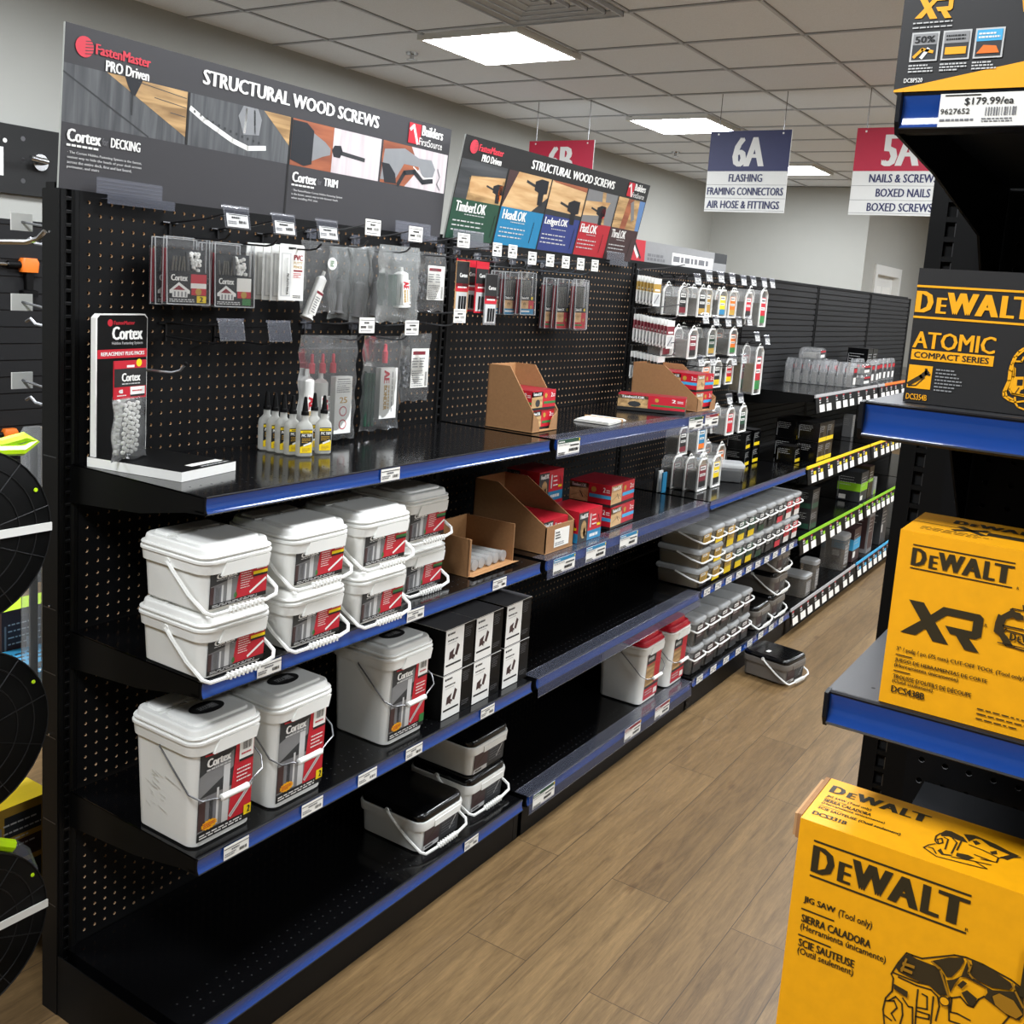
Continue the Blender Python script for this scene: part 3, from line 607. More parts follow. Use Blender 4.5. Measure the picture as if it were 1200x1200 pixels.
for x0 in (9.6, 19.75, 29.25, 38.25): F.rect(x0, .1, x0+.22, 9.2, 'ink')
F.up()
for s_, x0, x1 in (('TimberLOK', .8, 6.9), ('HeadLOK', 10.5, 15.8), ('LedgerLOK', 20.3, 26.2), ('FlatLOK', 29.8, 34.5), ('ThruLOK', 38.9, 43.4)):
    F.text(s_, x0, 3.3, x1, 4.5, 'white', .045); F.micro(x0+2, 2.95, x1, 3.15, 1, 'light_grey', .5, 3, False); F.micro(x0, .9, x1+1.2, 2.5, 3, 'light_grey', .28, len(s_)); F.line([(x1+2.1, 3.4), (x1+1.9, .8)], .12, 'ink')
logo_fm(F, 1.1, 10.0, .82); F.text('STRUCTURAL WOOD SCREWS', 14.3, 9.9, 36.3, 11.0, 'white', .05); logo_bfs(F, 40.4, 9.5, 1.0)
t = tag(b.build('long_sign'), 'long sign about structural wood screws with five coloured panels, green to brown', 'sign')
t.location = Vector((47.0, -.05, 69.32))*S; t.rotation_euler = (math.radians(11.3), 0, 0)
for x, lab in ((1.9, 'clear plastic sign clip at the left foot of the first long sign'), (37.6, 'clear plastic sign clip at the right foot of the first long sign'), (47.9, 'clear plastic sign clip under the green panel of the second long sign'), (85.4, 'clear plastic sign clip under the brown panel of the second long sign')):
    b = MB(); w = 6.0 if x < 80 else 5.4
    b.box(x, x+w, -.75, -.65, 69.25, 70.5, 'clear_tag')
    for k in range(4): b.box(x, x+w, -.79, -.75, 69.4+.28*k, 69.5+.28*k, 'clear_tag')
    b.box(x+.9, x+w+1.2, -.85, -.75, 68.55, 69.3, 'clear_tag'); b.box(x+.9, x+w+1.2, -.85, -.02, 68.9, 68.97, 'clear_tag')
    tag(b.build('sign_clip'), lab, 'sign clip', 'clear clips holding the long signs')
# low sign behind the third bay
b = MB(); b.box(0, 42, 0, .3, 0, 3.4, 'sign_back', front='grey'); F = Face(b, (0, 0, 0), **XZ)
F.rect(0, 0, 7, 3.4, 'red'); F.rect(17.5, .2, 35.5, 2.2, 'white'); F.rect(36, 1.6, 42, 3.4, 'photo_dark'); F.up(); F.line([(1, .4), (2.6, 2.6), (4.4, .8)], .7, 'white'); F.line([(3, 3), (5.4, .6)], .5, 'ink'); F.micro(8, .3, 17, 1.6, 2, 'ink_grey', .7, 2); F.micro(18, .6, 35, 1.8, 1, 'ink_grey', .8, 8)
t = tag(b.build('low_sign'), 'low grey sign with a red left end on top of the third bay', 'sign'); t.location = Vector((95.5, 1.7, 69.75))*S

# ---------------------------------------------------------------- plug pack stand on the top shelf
st = thing('display_stand', 'black white-edged countertop stand for replacement plug packs on the top shelf', 'display stand', (3.6, -1.6, ZA+.02), .19)
b = MB(); b.box(-3.2, 3.2, -9.0, .3, 0, .75, 'white', top='black'); F = Face(b, (-3.2, -9.0, .75), (1, 0, 0), (0, 1, 0))
F.rect(2.3, 1.0, 6.0, 1.7, 'paper'); F.rect(2.6, .25, 6.2, .75, 'ink'); F.up(); F.micro(2.8, .35, 6.0, .65, 1, 'light_grey', .6, 4, False); F.micro(2.6, 1.15, 5.6, 1.5, 1, 'light_grey', .6); b.build('base', st)
b = MB(); prof = [(-2.95, .75), (2.6, .75), (2.6, 11.7), (2.3, 12.0), (-2.6, 12.0), (-2.95, 11.7)]
b.prism(prof, 'y', -.25, .25, 'white'); F = Face(b, (-2.95, -.25, .75), **XZ)
F.poly([(.14, 0), (5.5, 0), (5.5, 10.9), (5.2, 11.15), (.4, 11.15), (.14, 10.9)], 'black'); F.up()
F.circ(1.45, 10.55, .28, 'red'); F.text('FastenMaster', 1.85, 10.4, 4.1, 10.7, 'red', .03); F.text('Cortex', 1.65, 9.2, 5.0, 10.25, 'white', .06); F.text('Hidden Fastening System', 1.65, 8.75, 5.0, 9.05, 'light_grey', .0)
F.rect(.16, 7.75, 5.5, 8.45, 'red'); F.up(); F.text('REPLACEMENT PLUG PACKS', .5, 7.95, 5.2, 8.25, 'white', .04); b.build('back_board', st)
b = MB(); b.tube([(-.2, -.25, 7.7), (-.1, -5.2, 7.8), (0, -5.9, 8.0), (.1, -6.3, 8.5)], .11, 'wire_grey', 8); b.lathe([(.02, 8.4), (.17, 8.48), (.17, 8.65), (.02, 8.75)], 'black', 8, c=(.1, -6.35, 0)); b.build('hook', st)
pk = thing('plug_pack', 'bag of small white plugs under a red and black card, hanging on the stand', 'hang pack', (1.95, -5.0, 48.9), .2)
b = MB(); b.box(-1.7, 1.7, -.05, .05, 4.8, 7.75, 'red'); F = Face(b, (-1.7, -.05, 4.8), **XZ)
F.rect(0, .95, 3.4, 2.35, 'ink'); F.rect(1.7, .15, 3.25, .9, 'white'); F.circ(2.6, 2.75, .3, 'yellow'); F.rect(1.3, 2.42, 2.1, 2.6, 'white'); F.up(); F.text('Cortex', .75, 1.35, 2.75, 2.0, 'white', .06); F.micro(.8, 1.08, 2.7, 1.25, 1, 'light_grey', .5, 2, False); F.text('48', .45, .45, .9, .75, 'white', .05); F.micro(.3, .2, 1.3, .35, 1, 'white', .5); F.rect(1.7, .15, 3.25, .3, 'ink'); F.micro(1.9, .5, 3, .7, 1, 'red', .5); b.build('header_card', pk)
def pillow(w, h, d, nx, nz, seed, m, jit=.12, taper=.0):
    """crumpled bag: two bulging sheets with soft folds"""
    r = random.Random(seed); b = MB(); nx, nz = 14, 22
    for sgn in (-1, 1):
        W = [(r.uniform(-1, 1)*3.2, r.uniform(-1, 1)*3.0, r.uniform(0, 6.3), r.uniform(.3, 1)) for _ in range(7)]
        vs = []
        for j in range(nz+1):
            for i in range(nx+1):
                u, v = i/nx, j/nz; e = (math.sin(math.pi*u)**.6)*(math.sin(math.pi*v)**.5); x = (u-.5)*w*(1+taper*(1-v)); z = v*h
                q = sum(a*abs(math.sin(kx*x+kz*z+ph))**1.5 for kx, kz, ph, a in W)/7
                vs.append((x+(.12*math.sin(z*2.3+seed)*(2*u-1)), sgn*(d*.5*e+jit*1.3*(q-.5)*(.35+.65*e)), z+(.1*math.sin(x*3+seed) if j == 0 else 0)))
        fs = [(j*(nx+1)+i, j*(nx+1)+i+1, (j+1)*(nx+1)+i+1, (j+1)*(nx+1)+i) for j in range(nz) for i in range(nx)]
        b.add(vs, fs if sgn < 0 else [q[::-1] for q in fs], m, True)
    return b
pillow(3.4, 5.0, .9, 6, 9, 3, 'bag', .15, .12).build('bag', pk)
b = MB()
for j in range(11):
    for i in range(4): b.lathe([(.02, -.15), (.16, -.1), (.18, 0), (.16, .1), (.02, .15)], 'white', 8, axis='y', c=(-.72+.44*i+.22*(j % 2)*.6+.05*j*.4, -.05, .6+.37*j+.12*(i % 2)))
b.build('plugs', pk)

# ---------------------------------------------------------------- peg hooks with price tags
HK = 0
def peg_hook(x, z, label, style, length=7.6, tagged=True, lift=.75, tag_w=2.1, tag_h=1.45):
    t = thing('peg_hook', label, 'hook', (x, 0, z), 0, 'peg hooks with price tags')
    m = 'wire' if style == 'clear' else 'wire_grey'
    b = MB(); b.tube([(-.75, -.12, 0), (.75, -.12, 0)], .11, m, 6); b.tube([(0, -.1, .1), (0, -.12, -1.5)], .1, m, 6); b.tube([(0, -.1, -1.1), (0, -length*.82, -1.2), (0, -length*.93, -1.05), (0, -length, -.6)], .09, m, 6); b.tube([(0, -.1, 0), (0, -length*.6, lift*.6), (0, -length-.35, lift+.35)], .08, m, 6); b.build('wire', t)
    if style == 'bare': return t
    y = -length-.5
    if style == 'clear':
        b = MB(); b.add([(-1.3, y-.05, lift+.7), (1.3, y-.05, lift+.7), (1.3, y-.4, lift-.95), (-1.3, y-.4, lift-.95)], [(0, 3, 2, 1)], 'clear_tag'); b.tube([(-1.35, y, lift+.72), (1.35, y, lift+.72)], .1, 'clear_tag', 6)
        for s_ in (-1.27, 1.27): b.tube([(s_, y-.05, lift+.65), (s_, y-.4, lift-.95)], .05, 'clear_hard', 5)
        b.tube([(-1.27, y-.4, lift-.95), (1.27, y-.4, lift-.95)], .05, 'clear_hard', 5); b.build('label_holder', t)
        if tagged:
            b = MB(); F = Face(b, (-1.1, y-.38, lift-.88), (1, 0, 0), Vector((0, .35, 1.65)).normalized(), .03); F.rect(0, 0, 2.2, 1.05, 'light_grey').up(); F.micro(.5, .65, 1.7, .85, 1, 'ink', .7, HK); F.micro(.1, .2, 1.0, .5, 2, 'ink_grey', .6, HK+1); F.bars(1.2, .3, 2.0, .55, 'ink', 6, HK); F.rect(.2, .95, 2.1, 1.0, 'ink'); b.build('price_tag', t)
    else:
        b = MB(); b.box(-tag_w/2, tag_w/2, y-.08, y, lift-.75, lift-.75+tag_h, 'paper'); F = Face(b, (-tag_w/2, y-.08, lift-.75), **XZ); k = tag_w
        F.rect(.08, tag_h*.82, k-.08, tag_h*.86, 'ink'); F.micro(k*.3, tag_h*.58, k*.8, tag_h*.74, 1, 'ink', .8, int(x*7)); F.bars(k*.55, tag_h*.3, k*.92, tag_h*.5, 'ink', 6); F.micro(k*.08, tag_h*.28, k*.45, tag_h*.5, 1, 'ink', .7); F.micro(k*.08, tag_h*.08, k*.8, tag_h*.2, 1, 'ink_grey', .5); b.build('price_tag', t)
        b = MB(); b.box(-.45, .45, -.5, -.12, -.6, .35, 'clear_tag'); b.build('hook_back', t)
    return t
for i, (x, z, lab, st_, lf) in enumerate((
    (9.2, 67.6, 'black peg hook with a clear tag flap, leftmost of the upper row', 'clear', .75), (14.3, 67.5, 'black peg hook with a clear tag flap, above the second blister pack', 'clear', .75), (19.5, 67.5, 'black peg hook with a clear tag flap, above the putty pencil cards', 'clear', .75),
    (9.0, 59.2, 'black lower peg hook with an empty clear flap, beside the plug pack stand', 'clear0', .2), (14.2, 59.1, 'black lower peg hook with an empty clear flap, right of its twin', 'clear0', .2),
    (25.6, 68.2, 'grey peg hook with a white tag, above the foggy bags', 'white', .7), (31.9, 68.1, 'grey peg hook with a white tag, above the large glossy bag', 'white', .7), (39.9, 68.2, 'grey peg hook with a white tag beside the green sign panel', 'white', .6),
    (25.4, 59.4, 'grey lower peg hook with a white tag, above the bag of three tubes', 'white', .4), (32.1, 59.4, 'grey lower peg hook with a white tag, above the small label bag', 'white', .2), (40.0, 60.9, 'grey lower peg hook with a white tag, below the bit cards', 'white', .0))):
    HK = i*5
    if st_ == 'clear0': peg_hook(x, z, lab, 'clear', tagged=False, lift=lf)
    else: peg_hook(x, z, lab, st_, lift=lf)
for x, lab in zip((46.2, 49.3, 53.5, 57.5, 61.2, 64.9, 68.6), ('first', 'second', 'third', 'fourth', 'fifth', 'sixth', 'last')):
    z = 67.7 if x > 50 else 68.2
    peg_hook(x, z, 'grey peg hook with a white tag under the coloured sign panels, %s from the left' % lab, 'white', lift=.1, tag_w=1.7)

# ---------------------------------------------------------------- blister packs, cards and bags on the hooks
def blister(kind):
    """kind: 0 yellow 2, 1 green corner, 2 blue foot, 3 red-green"""
    t = thing('blister_pack', 'blister pack', 'blister pack', (0, 0, 0), 0)
    tall = 5.6 if kind < 2 else (5.4 if kind == 2 else 6.8); w = 4.0 if kind < 2 else 3.4
    b = MB(); b.loft([(-tall, w/2, .06, .05), (-tall+.01, w/2, .5, .1), (-tall+.15, w/2, .55, .12), (-.8, w/2, .55, .12), (-.75, w/2, .3, .1), (0, w/2, .2, .1)], 'blister', 2)
    for yy in (-.52, .2): b.tube([(-w/2, yy, -tall+.1), (w/2, yy, -tall+.1), (w/2, yy*.6, -.1), (-w/2, yy*.6, -.1)], .06, 'edge_clear', 5, True)
    b.build('shell', t)
    b = MB(); b.box(-w/2+.1, w/2-.1, .26, .42, -tall+.25, -1.0, 'red_dark', front='photo_dark'); b.box(-w/2+.06, -w/2+.1, -.1, .42, -tall+.25, -1.0, 'red_dark')
    f0 = tall*.46 if kind < 2 else tall*.42
    b.box(-w/2+.15, w/2-.15, -.3, -.26, -tall+.15, -tall+.15+f0, 'ink'); F = Face(b, (-w/2+.15, -.3, -tall+.15), **XZ); k = w-.3
    if kind < 2:
        F.rect(k*.58, f0*.66, k*.98, f0*.95, 'red' if kind == 0 else 'paper'); F.rect(k*.58, f0*.5, k*.98, f0*.66, 'paper'); F.text('Cortex', k*.08, f0*.72, k*.5, f0*.92, 'white', .06)
        F.poly([(k*.05, f0*.32), (k*.05, f0*.42), (k*.28, f0*.68), (k*.56, f0*.42), (k*.56, f0*.32), (k*.5, f0*.32), (k*.5, f0*.2), (k*.12, f0*.2), (k*.12, f0*.32)], 'white'); F.rect(k*.6, f0*.28, k*.98, f0*.5, 'red'); F.up()
        F.poly([(k*.14, f0*.43), (k*.28, f0*.58), (k*.44, f0*.43)], 'red_dark')
        for i in range(4): F.rect(k*(.16+.09*i), f0*.22, k*(.2+.09*i), f0*.38, 'grey')
        F.circ(k*.78, f0*.39, k*.08, 'gold'); F.micro(k*.05, f0*.04, k*.7, f0*.16, 2, 'light_grey', .6); F.rect(k*.74, f0*.04, k*.98, f0*.26, 'yellow' if kind == 0 else 'green').up()
        if kind == 0: F.text('2', k*.81, f0*.07, k*.9, f0*.23, 'ink', .05)
    else:
        F.text('TimberLOK', k*.06, f0*.82, k*.6, f0*.95, 'white', .04); F.circ(k*.84, f0*.88, k*.07, 'yellow'); F.rect(0, f0*.3, k*.6, f0*.75, 'wood_light'); F.rect(k*.6, f0*.3, k, f0*.75, 'red'); F.rect(0, 0, k, f0*.3, 'photo_blue' if kind == 2 else 'red'); F.up()
        F.circ(k*.3, f0*.5, k*.12, 'wood_tan'); F.rect(k*.08, f0*.12, k*.7, f0*.2, 'white' if kind == 2 else 'green'); F.circ(k*.8, f0*.4, k*.07, 'gold')
    b.build('insert_card', t)
    b = MB()
    if kind < 2:
        r = random.Random(kind)
        for i in range(26): b.lathe([(.02, -.17), (.17, -.1), (.17, .1), (.02, .17)], 'white', 7, c=(r.uniform(.3, 1.3), r.uniform(-.25, .1), r.uniform(-tall+2.9, -1.3)))
        for i in range(6): b.tube([(-1.3+.28*i, -.1, -tall+2.8), (-1.45+.3*i+r.uniform(-.3, .3), -.1, -1.6)], .08, 'screws', 5)
        b.tube([(.1, -.15, -tall+2.9), (0, -.15, -1.2)], .16, 'wire_grey', 6)
    else:
        for i in range(5): b.tube([(-1.0+.45*i, -.05, -tall+f0+.1), (-.9+.42*i, -.05, -1.1)], .1, 'screws', 6)
    b.build('screws', t); return t
r = blister(0); r['label'] = 'clear blister pack of white plugs with a yellow 2 corner, front of its pair'; r.location = Vector((8.6, -3.0, 66.5))*S; r.rotation_euler[2] = -.1
G_BL = 'blister packs on the peg hooks'; r['group'] = G_BL
dup(r, (8.4, -1.7, 66.4), -.05, 'clear blister pack of white plugs behind the one with the yellow corner', G_BL)
r = blister(1); r['label'] = 'clear blister pack with a green corner and dark screws, front of its pair'; r.location = Vector((13.5, -3.0, 66.4))*S; r.rotation_euler[2] = -.1; r['group'] = G_BL
dup(r, (13.1, -1.7, 66.3), -.05, 'clear blister pack of dark screws behind the one with the green corner', G_BL)
r = blister(2); r['label'] = 'blister pack with a blue foot on the second bay pegboard, front of its row'; r.location = Vector((60.3, -3.2, 66.3))*S; r['group'] = G_BL
dup(r, (58.6, -2.0, 66.2), -.05, 'blister pack with a red back just behind the blue-footed front pack', G_BL); dup(r, (57.6, -1.0, 66.2), 0, 'rearmost red-backed blister pack behind the blue-footed packs', G_BL)
r = blister(3); r['label'] = 'tall blister pack with a red and green card, front of its row'; r.location = Vector((73.2, -3.6, 66.0))*S; r['group'] = G_BL
dup(r, (74.6, -2.8, 65.8), .1, 'tall blister pack peeking out right of the front red and green one', G_BL); dup(r, (70.9, -2.2, 65.9), -.05, 'tall red-backed blister pack second behind the red and green front one', G_BL); dup(r, (69.8, -1.0, 65.9), 0, 'tall red-backed blister pack nearest the board in the red and green row', G_BL)
# putty pencil cards
t = thing('pencil_card', 'white putty pencil card, front of the row of five', 'hang card', (18.9, -4.6, 66.7), -.05, 'putty pencil cards')
b = MB(); b.prism([(-1.45, -5.0), (1.45, -5.0), (1.45, -.2), (1.3, 0), (-1.3, 0), (-1.45, -.2)], 'y', -.05, .05, 'white_plastic'); F = Face(b, (-1.45, -.05, -5), **XZ)
F.rect(.2, .35, 1.35, 4.2, 'light_grey'); F.rect(1.5, .1, 2.8, 4.6, 'paper'); F.rect(1.0, 4.55, 1.9, 4.75, 'ink'); F.up(); F.text('PVC', 1.65, 3.6, 2.7, 4.1, 'red_dark', .06); F.text('PUTTY', 1.65, 3.25, 2.7, 3.5, 'gold', .02); F.text('PENCIL', 1.65, 2.9, 2.7, 3.15, 'gold', .02); F.rect(1.65, 2.6, 2.7, 2.75, 'red_dark'); F.micro(1.65, 2.0, 2.6, 2.5, 4, 'red', .5); F.micro(1.65, .2, 2.6, .5, 2, 'ink', .6)
F.rect(.35, .45, 1.2, 4.1, 'white_plastic'); F2 = Face(b, (-.55, -.05, -3.6), (0, 0, -1), (1, 0, 0)); F2.k = 5; F2.text('PVC PUTTY PENCIL', -1.0, -.05, .9, .2, 'ink', .04); b.build('card', t)
pc = MB(); pc.tube([(-.75, -.1, -4.3), (-.75, -.1, -1.2)], .17, 'clear_hard', 8); pc.build('pencil', t)
for k, o_ in enumerate(('second', 'third', 'fourth', 'last')): dup(t, (18.6-.28*k, -3.9+.75*k, 66.6), -.05, 'white putty pencil card, %s from the front of the row' % o_, 'putty pencil cards')
# bags with tubes and labels
def tube_in(m, base, tip, r0=.5):
    b = MB(); P0, P1 = Vector(base), Vector(tip); d = (P1-P0); L_ = d.length; d.normalize()
    Y = Vector((0, 1, 0)); Y = (Y-d*Y.dot(d)).normalized(); X = Y.cross(d); q = Matrix((X, Y, d)).transposed().to_4x4(); q.translation = P0; b.M = q
    b.lathe([(r0*1.25, 0), (r0*1.25, .15), (r0, .2), (r0, L_*.84), (r0*.6, L_*.88), (r0*.34, L_*.9), (r0*.3, L_), (.02, L_)], m, 14)
    return b, q, L_
def ae_print(b, M, L_, r0, both=True):
    F = Face(b, (0, 0, 0), (1, 0, 0), (0, 0, 1)); b.M = M
    O = (-r0*.75, -r0*1.02, L_*.08); F = Face(b, O, (1, 0, 0), (0, 0, 1)); F.rect(0, 0, r0*1.5, L_*.6, 'white').up()
    F2 = Face(b, (-r0*.75, -r0*1.06, L_*.66), (0, 0, -1), (1, 0, 0)); F2.text('AE', 0, r0*.15, L_*.2, r0*1.15, 'red', .06); F2.text('BONDER', L_*.22, r0*.15, L_*.54, r0*.6, 'gold', .04); F2.micro(L_*.22, r0*.75, L_*.54, r0*1.05, 1, 'gold', .6); F2.micro(0, r0*1.25, L_*.55, r0*1.45, 1, 'ink', .5)
    b.M = I4
G_BAG = 'clear bags on the peg hooks'
t = thing('tube_bag', 'clear bag with a white tube leaning inside and a round white sticker', 'bag', (24.1, -3.0, 60.6), -.05, G_BAG)
pillow(4.6, 6.7, .9, 6, 8, 11, 'bag').build('bag', t); b, M_, L_ = tube_in('white_plastic', (-1.6, -.2, -.6), (.45, -.2, 3.9), .52); F = Face(b, (-.3, -.52, .5), **XZ); b.M = M_; F.rect(-.1, 0, .7, 2.4, 'paper').up(); F.micro(0, .1, .6, 1.8, 7, 'ink_grey', .5, 3); F.rect(-.1, 2.05, .7, 2.3, 'maroon'); b.M = I4; b.build('tube', t)
b = MB(); F = Face(b, (1.1, -.55, 4.7), **XZ); F.circ(0, 0, .6, 'white', 18).up(); F.micro(-.25, -.3, .25, .3, 4, 'green', .6); b.build('sticker', t)
def foggy(x, y, w, h, lab, seed, z, mm='bag_foggy', rz=0.):
    t = thing('tube_bag', lab, 'bag', (x, y, z), rz, G_BAG); pillow(w, h, 1.1, 5, 9, seed, mm, .18, -.1).build('bag', t)
    b, M_, L_ = tube_in('photo_grey', (-.2, 0, .6), (0, 0, h*.6), .5); b.build('tube', t); return t
foggy(29.0, -1.2, 2.7, 7.3, 'foggy grey bag at the back of the row, left of the glossy bag', 21, 59.9, rz=-.5); foggy(30.6, -2.4, 2.5, 7.7, 'foggy grey bag between the rear bag and the glossy bag', 22, 59.6, rz=-.5); foggy(32.0, -3.6, 2.3, 7.6, 'dark clear bag directly behind the large glossy bag', 23, 59.8, 'bag', -.5)
t = thing('tube_bag', 'large glossy clear bag with an adhesive tube, front of the upper row', 'bag', (33.2, -5.2, 59.9), -.08, G_BAG)
pillow(5.9, 7.7, 1.3, 7, 9, 31, 'bag_foggy', .2).build('bag', t); b, M_, L_ = tube_in('white_plastic', (.5, -.15, 1.6), (.1, -.15, 5.6), .72); ae_print(b, M_, L_, .72); b.build('tube', t); b = MB(); b.tube([(-.8, 0, 1.7), (-.9, 0, 4.8)], .45, 'photo_green', 8); b.build('green_tube', t)
b = MB(); b.box(-2.9, 2.9, -.12, .12, 6.3, 6.42, 'clear_hard'); b.build('zip', t)
def label_bag(x, y, z, h, lab, seed):
    t = thing('label_bag', lab, 'bag', (x, y, z), -.05, G_BAG); pillow(4.8, h, .8, 6, 8, seed, 'bag', .2).build('bag', t)
    b = MB(); b.box(-.9, 1.9, -.3, -.27, h*.2, h*.78, 'paper'); F = Face(b, (-.9, -.3, h*.2), **XZ); H = h*.58
    F.rect(.2, H*.84, 2.2, H*.93, 'maroon'); F.micro(.15, H*.5, 1.2, H*.78, 4, 'ink_grey', .4, seed); F.micro(1.3, H*.5, 2.2, H*.78, 4, 'ink_grey', .4, seed+1); F.micro(.15, .1, 2.1, H*.45, 8, 'ink_grey', .4, seed+2); F.bars(2.3, .15, 2.65, H*.4, 'ink', 4); b.build('label', t)
    b = MB(); r = random.Random(seed)
    for i in range(30): b.lathe([(.03, -.2), (.14, -.14), (.14, .14), (.03, .2)], 'photo_metal', 6, c=(r.uniform(-2, -1.0), r.uniform(-.15, .15), r.uniform(h*.2, h*.65)))
    b.build('fasteners', t)
label_bag(41.3, -3.0, 61.0, 6.4, 'clear bag with a white instruction label, right end of the upper row', 41)
label_bag(39.3, -3.0, 51.2, 7.4, 'clear bag with a white instruction label, right end of the lower row', 42)
t = thing('tube_bag', 'wide clear bag holding three white tubes with red tips, above the glue bottles', 'bag', (24.2, -4.6, 48.35), -.06, G_BAG)
pillow(7.4, 10.2, 1.5, 8, 10, 51, 'bag', .2).build('bag', t)
for i, (xx, hh) in enumerate(((-2.4, 7.0), (-.7, 6.7))):
    b, M_, L_ = tube_in('white_plastic', (xx, .1, .3), (xx-.15, .1, hh), .72); ae_print(b, M_, L_*.95, .72); b.build('tube', t)
b = MB(); b.box(.7, 2.9, -.35, .35, .6, 6.2, 'white_plastic'); F = Face(b, (.7, -.35, .6), **XZ); F.micro(.2, 4.0, 2.0, 5.2, 6, 'ink_grey', .4); F.text('25', .6, 3.0, 1.6, 3.6, 'gold', .03); F.circ(1.1, 2.2, .5, 'red', 14); F.circ(1.1, .9, .5, 'red', 14).up(); F.circ(1.1, 2.2, .4, 'white', 14); F.circ(1.1, .9, .4, 'white', 14); F.micro(.3, 5.3, 1.9, 5.4, 1, 'ink', .8); b.build('folded_tube', t)
b = MB()
for i in range(3): b.lathe([(.32, 6.6), (.3, 7.5), (.16, 7.6), (.14, 8.4), (.02, 8.45)], 'red_logo', 10, c=(-2.2+1.35*i, -.1, 0))
b.build('tips', t); b = MB(); b.box(-3.6, 3.6, -.15, .15, 8.9, 9.0, 'clear_hard'); b.build('zip', t)
t = thing('tube_bag', 'clear bag with green and white adhesive tubes beside the three-tube bag', 'bag', (32.9, -3.8, 48.6), -.06, G_BAG)
pillow(5.6, 9.8, 1.3, 7, 10, 52, 'bag', .2).build('bag', t)
b = MB(); b.box(-.5, 2.0, -.4, .3, 1.2, 6.5, 'white_plastic'); F = Face(b, (-.5, -.4, 1.2), **XZ); F2 = Face(b, (-.1, -.41, 6.3), (0, 0, -1), (1, 0, 0)); F2.text('AE', 0, .1, 1.4, .9, 'red', .06); F2.text('BONDER', 1.6, .15, 4.2, .65, 'gold', .05); F2.micro(1.6, .75, 4.2, 1.0, 1, 'gold', .6); F2.micro(.2, 1.25, 4.6, 1.5, 1, 'ink_grey', .4); b.build('tube', t)
b = MB()
for i in range(3): b.tube([(-2.2+.5*i, 0, .5), (-2.1+.45*i, 0, 6.0)], .24, 'photo_green', 8)
b.build('green_tubes', t); b = MB(); b.lathe([(.3, 7.0), (.3, 8.2), (.2, 8.3), (.18, 8.9), (.02, 9)], 'red_logo', 10, c=(.4, 0, 0)); b.build('tip', t)
# black and red bit cards
def bit_card(name_lab, loc, rz, edge='red'):
    t = thing('bit_card', name_lab, 'hang card', loc, rz, 'bit cards on the second bay'); b = MB(); b.box(-1.1, 1.1, -.04, .04, -5.8, 0, edge); F = Face(b, (-1.1, -.04, -5.8), **XZ)
    F.rect(.05, 2.9, 2.15, 5.0 if edge == 'red' else 5.75, 'ink'); F.rect(.05, 2.4, 2.15, 3.3, 'red'); F.rect(.2, .2, 2.0, 2.35, 'light_grey'); F.up(); F.text('Cortex', .6, 4.0, 1.9, 4.45, 'white', .05); F.micro(.4, 2.75, 1.9, 3.0, 1, 'white', .7); b.build('card', t)
    b = MB(); [b.tube([(-.4+.45*i, -.15, -5.4), (-.35+.45*i, -.15, -3.9)], .12, 'wire', 6) for i in range(3)]; b.build('bits', t); return t
t = bit_card('black bit card with a wooden-coloured edge at the left of the bit cards', (45.4, -4.2, 66.8), -.1, 'cardboard_edge')
r = bit_card('red-topped bit card, rearmost of its three', (47.0, -3.0, 67.1), -.1); dup(r, (47.5, -4.0, 67.0), -.1, 'red-topped bit card, middle of its three', 'bit cards on the second bay'); dup(r, (48.1, -5.0, 66.9), -.1, 'red-topped bit card, front of its three', 'bit cards on the second bay')
bit_card('grey-footed bit card right of the red-topped ones', (49.2, -5.6, 65.6), -.1, 'photo_grey')

# ---------------------------------------------------------------- glue bottles
t = thing('glue_bottle', 'glue bottle', 'bottle', (0, 0, ZA+.06), 0, 'glue bottles on the top shelf')
clear('bottle_milk', 'd6d6d0', .72, .3, .2)
b = MB(); b.loft([(.0, .62, .42, .35), (.08, .72, .5, .4), (2.5, .74, .52, .42), (2.85, .66, .46, .4), (3.1, .42, .34, .33), (3.25, .32, .3, .3), (3.75, .32, .3, .3)], 'bottle_milk', 5); b.build('body', t)
b = MB(); b.lathe([(.36, 3.7), (.34, 4.0), (.28, 4.05), (.13, 5.3), (.05, 5.35)], 'black', 12); b.build('cap', t)
b = MB(); b.box(-.55, .55, -.545, -.525, .35, 2.45, 'ink'); F = Face(b, (-.55, -.545, .35), **XZ); F.rect(0, 1.8, 1.1, 2.02, 'yellow'); F.poly([(0, 0), (1.1, 0), (1.1, .95), (0, .55)], 'yellow'); F.up(); F.text('PVC TRIM', .12, 1.45, 1.05, 1.72, 'white', .05); F.micro(.15, .9, 1.0, 1.35, 3, 'gold', .5); F.poly([(.3, .58), (1.0, .82), (1.0, 1.0), (.3, .74)], 'white'); F.micro(.2, .1, .95, .45, 3, 'gold', .5); F.micro(.2, 1.86, .9, 1.96, 1, 'ink', .6); b.build('label', t)
sp = [(17.2, -3.9, -.3, 'glue bottle with yellow and black label, rearmost of the row of five'), (17.2, -4.95, -.3, 'glue bottle, second from the back of the row of five'), (17.25, -6.0, -.3, 'glue bottle, middle one of the row of five'), (17.3, -7.1, -.3, 'glue bottle, second from the front of the row of five'),
      (17.6, -8.3, -.45, 'glue bottle nearest the shelf edge on the left, full label showing'), (20.6, -6.5, -.45, 'glue bottle half hidden behind the right front bottle'), (20.0, -8.3, -.45, 'right front glue bottle with its full label showing')]
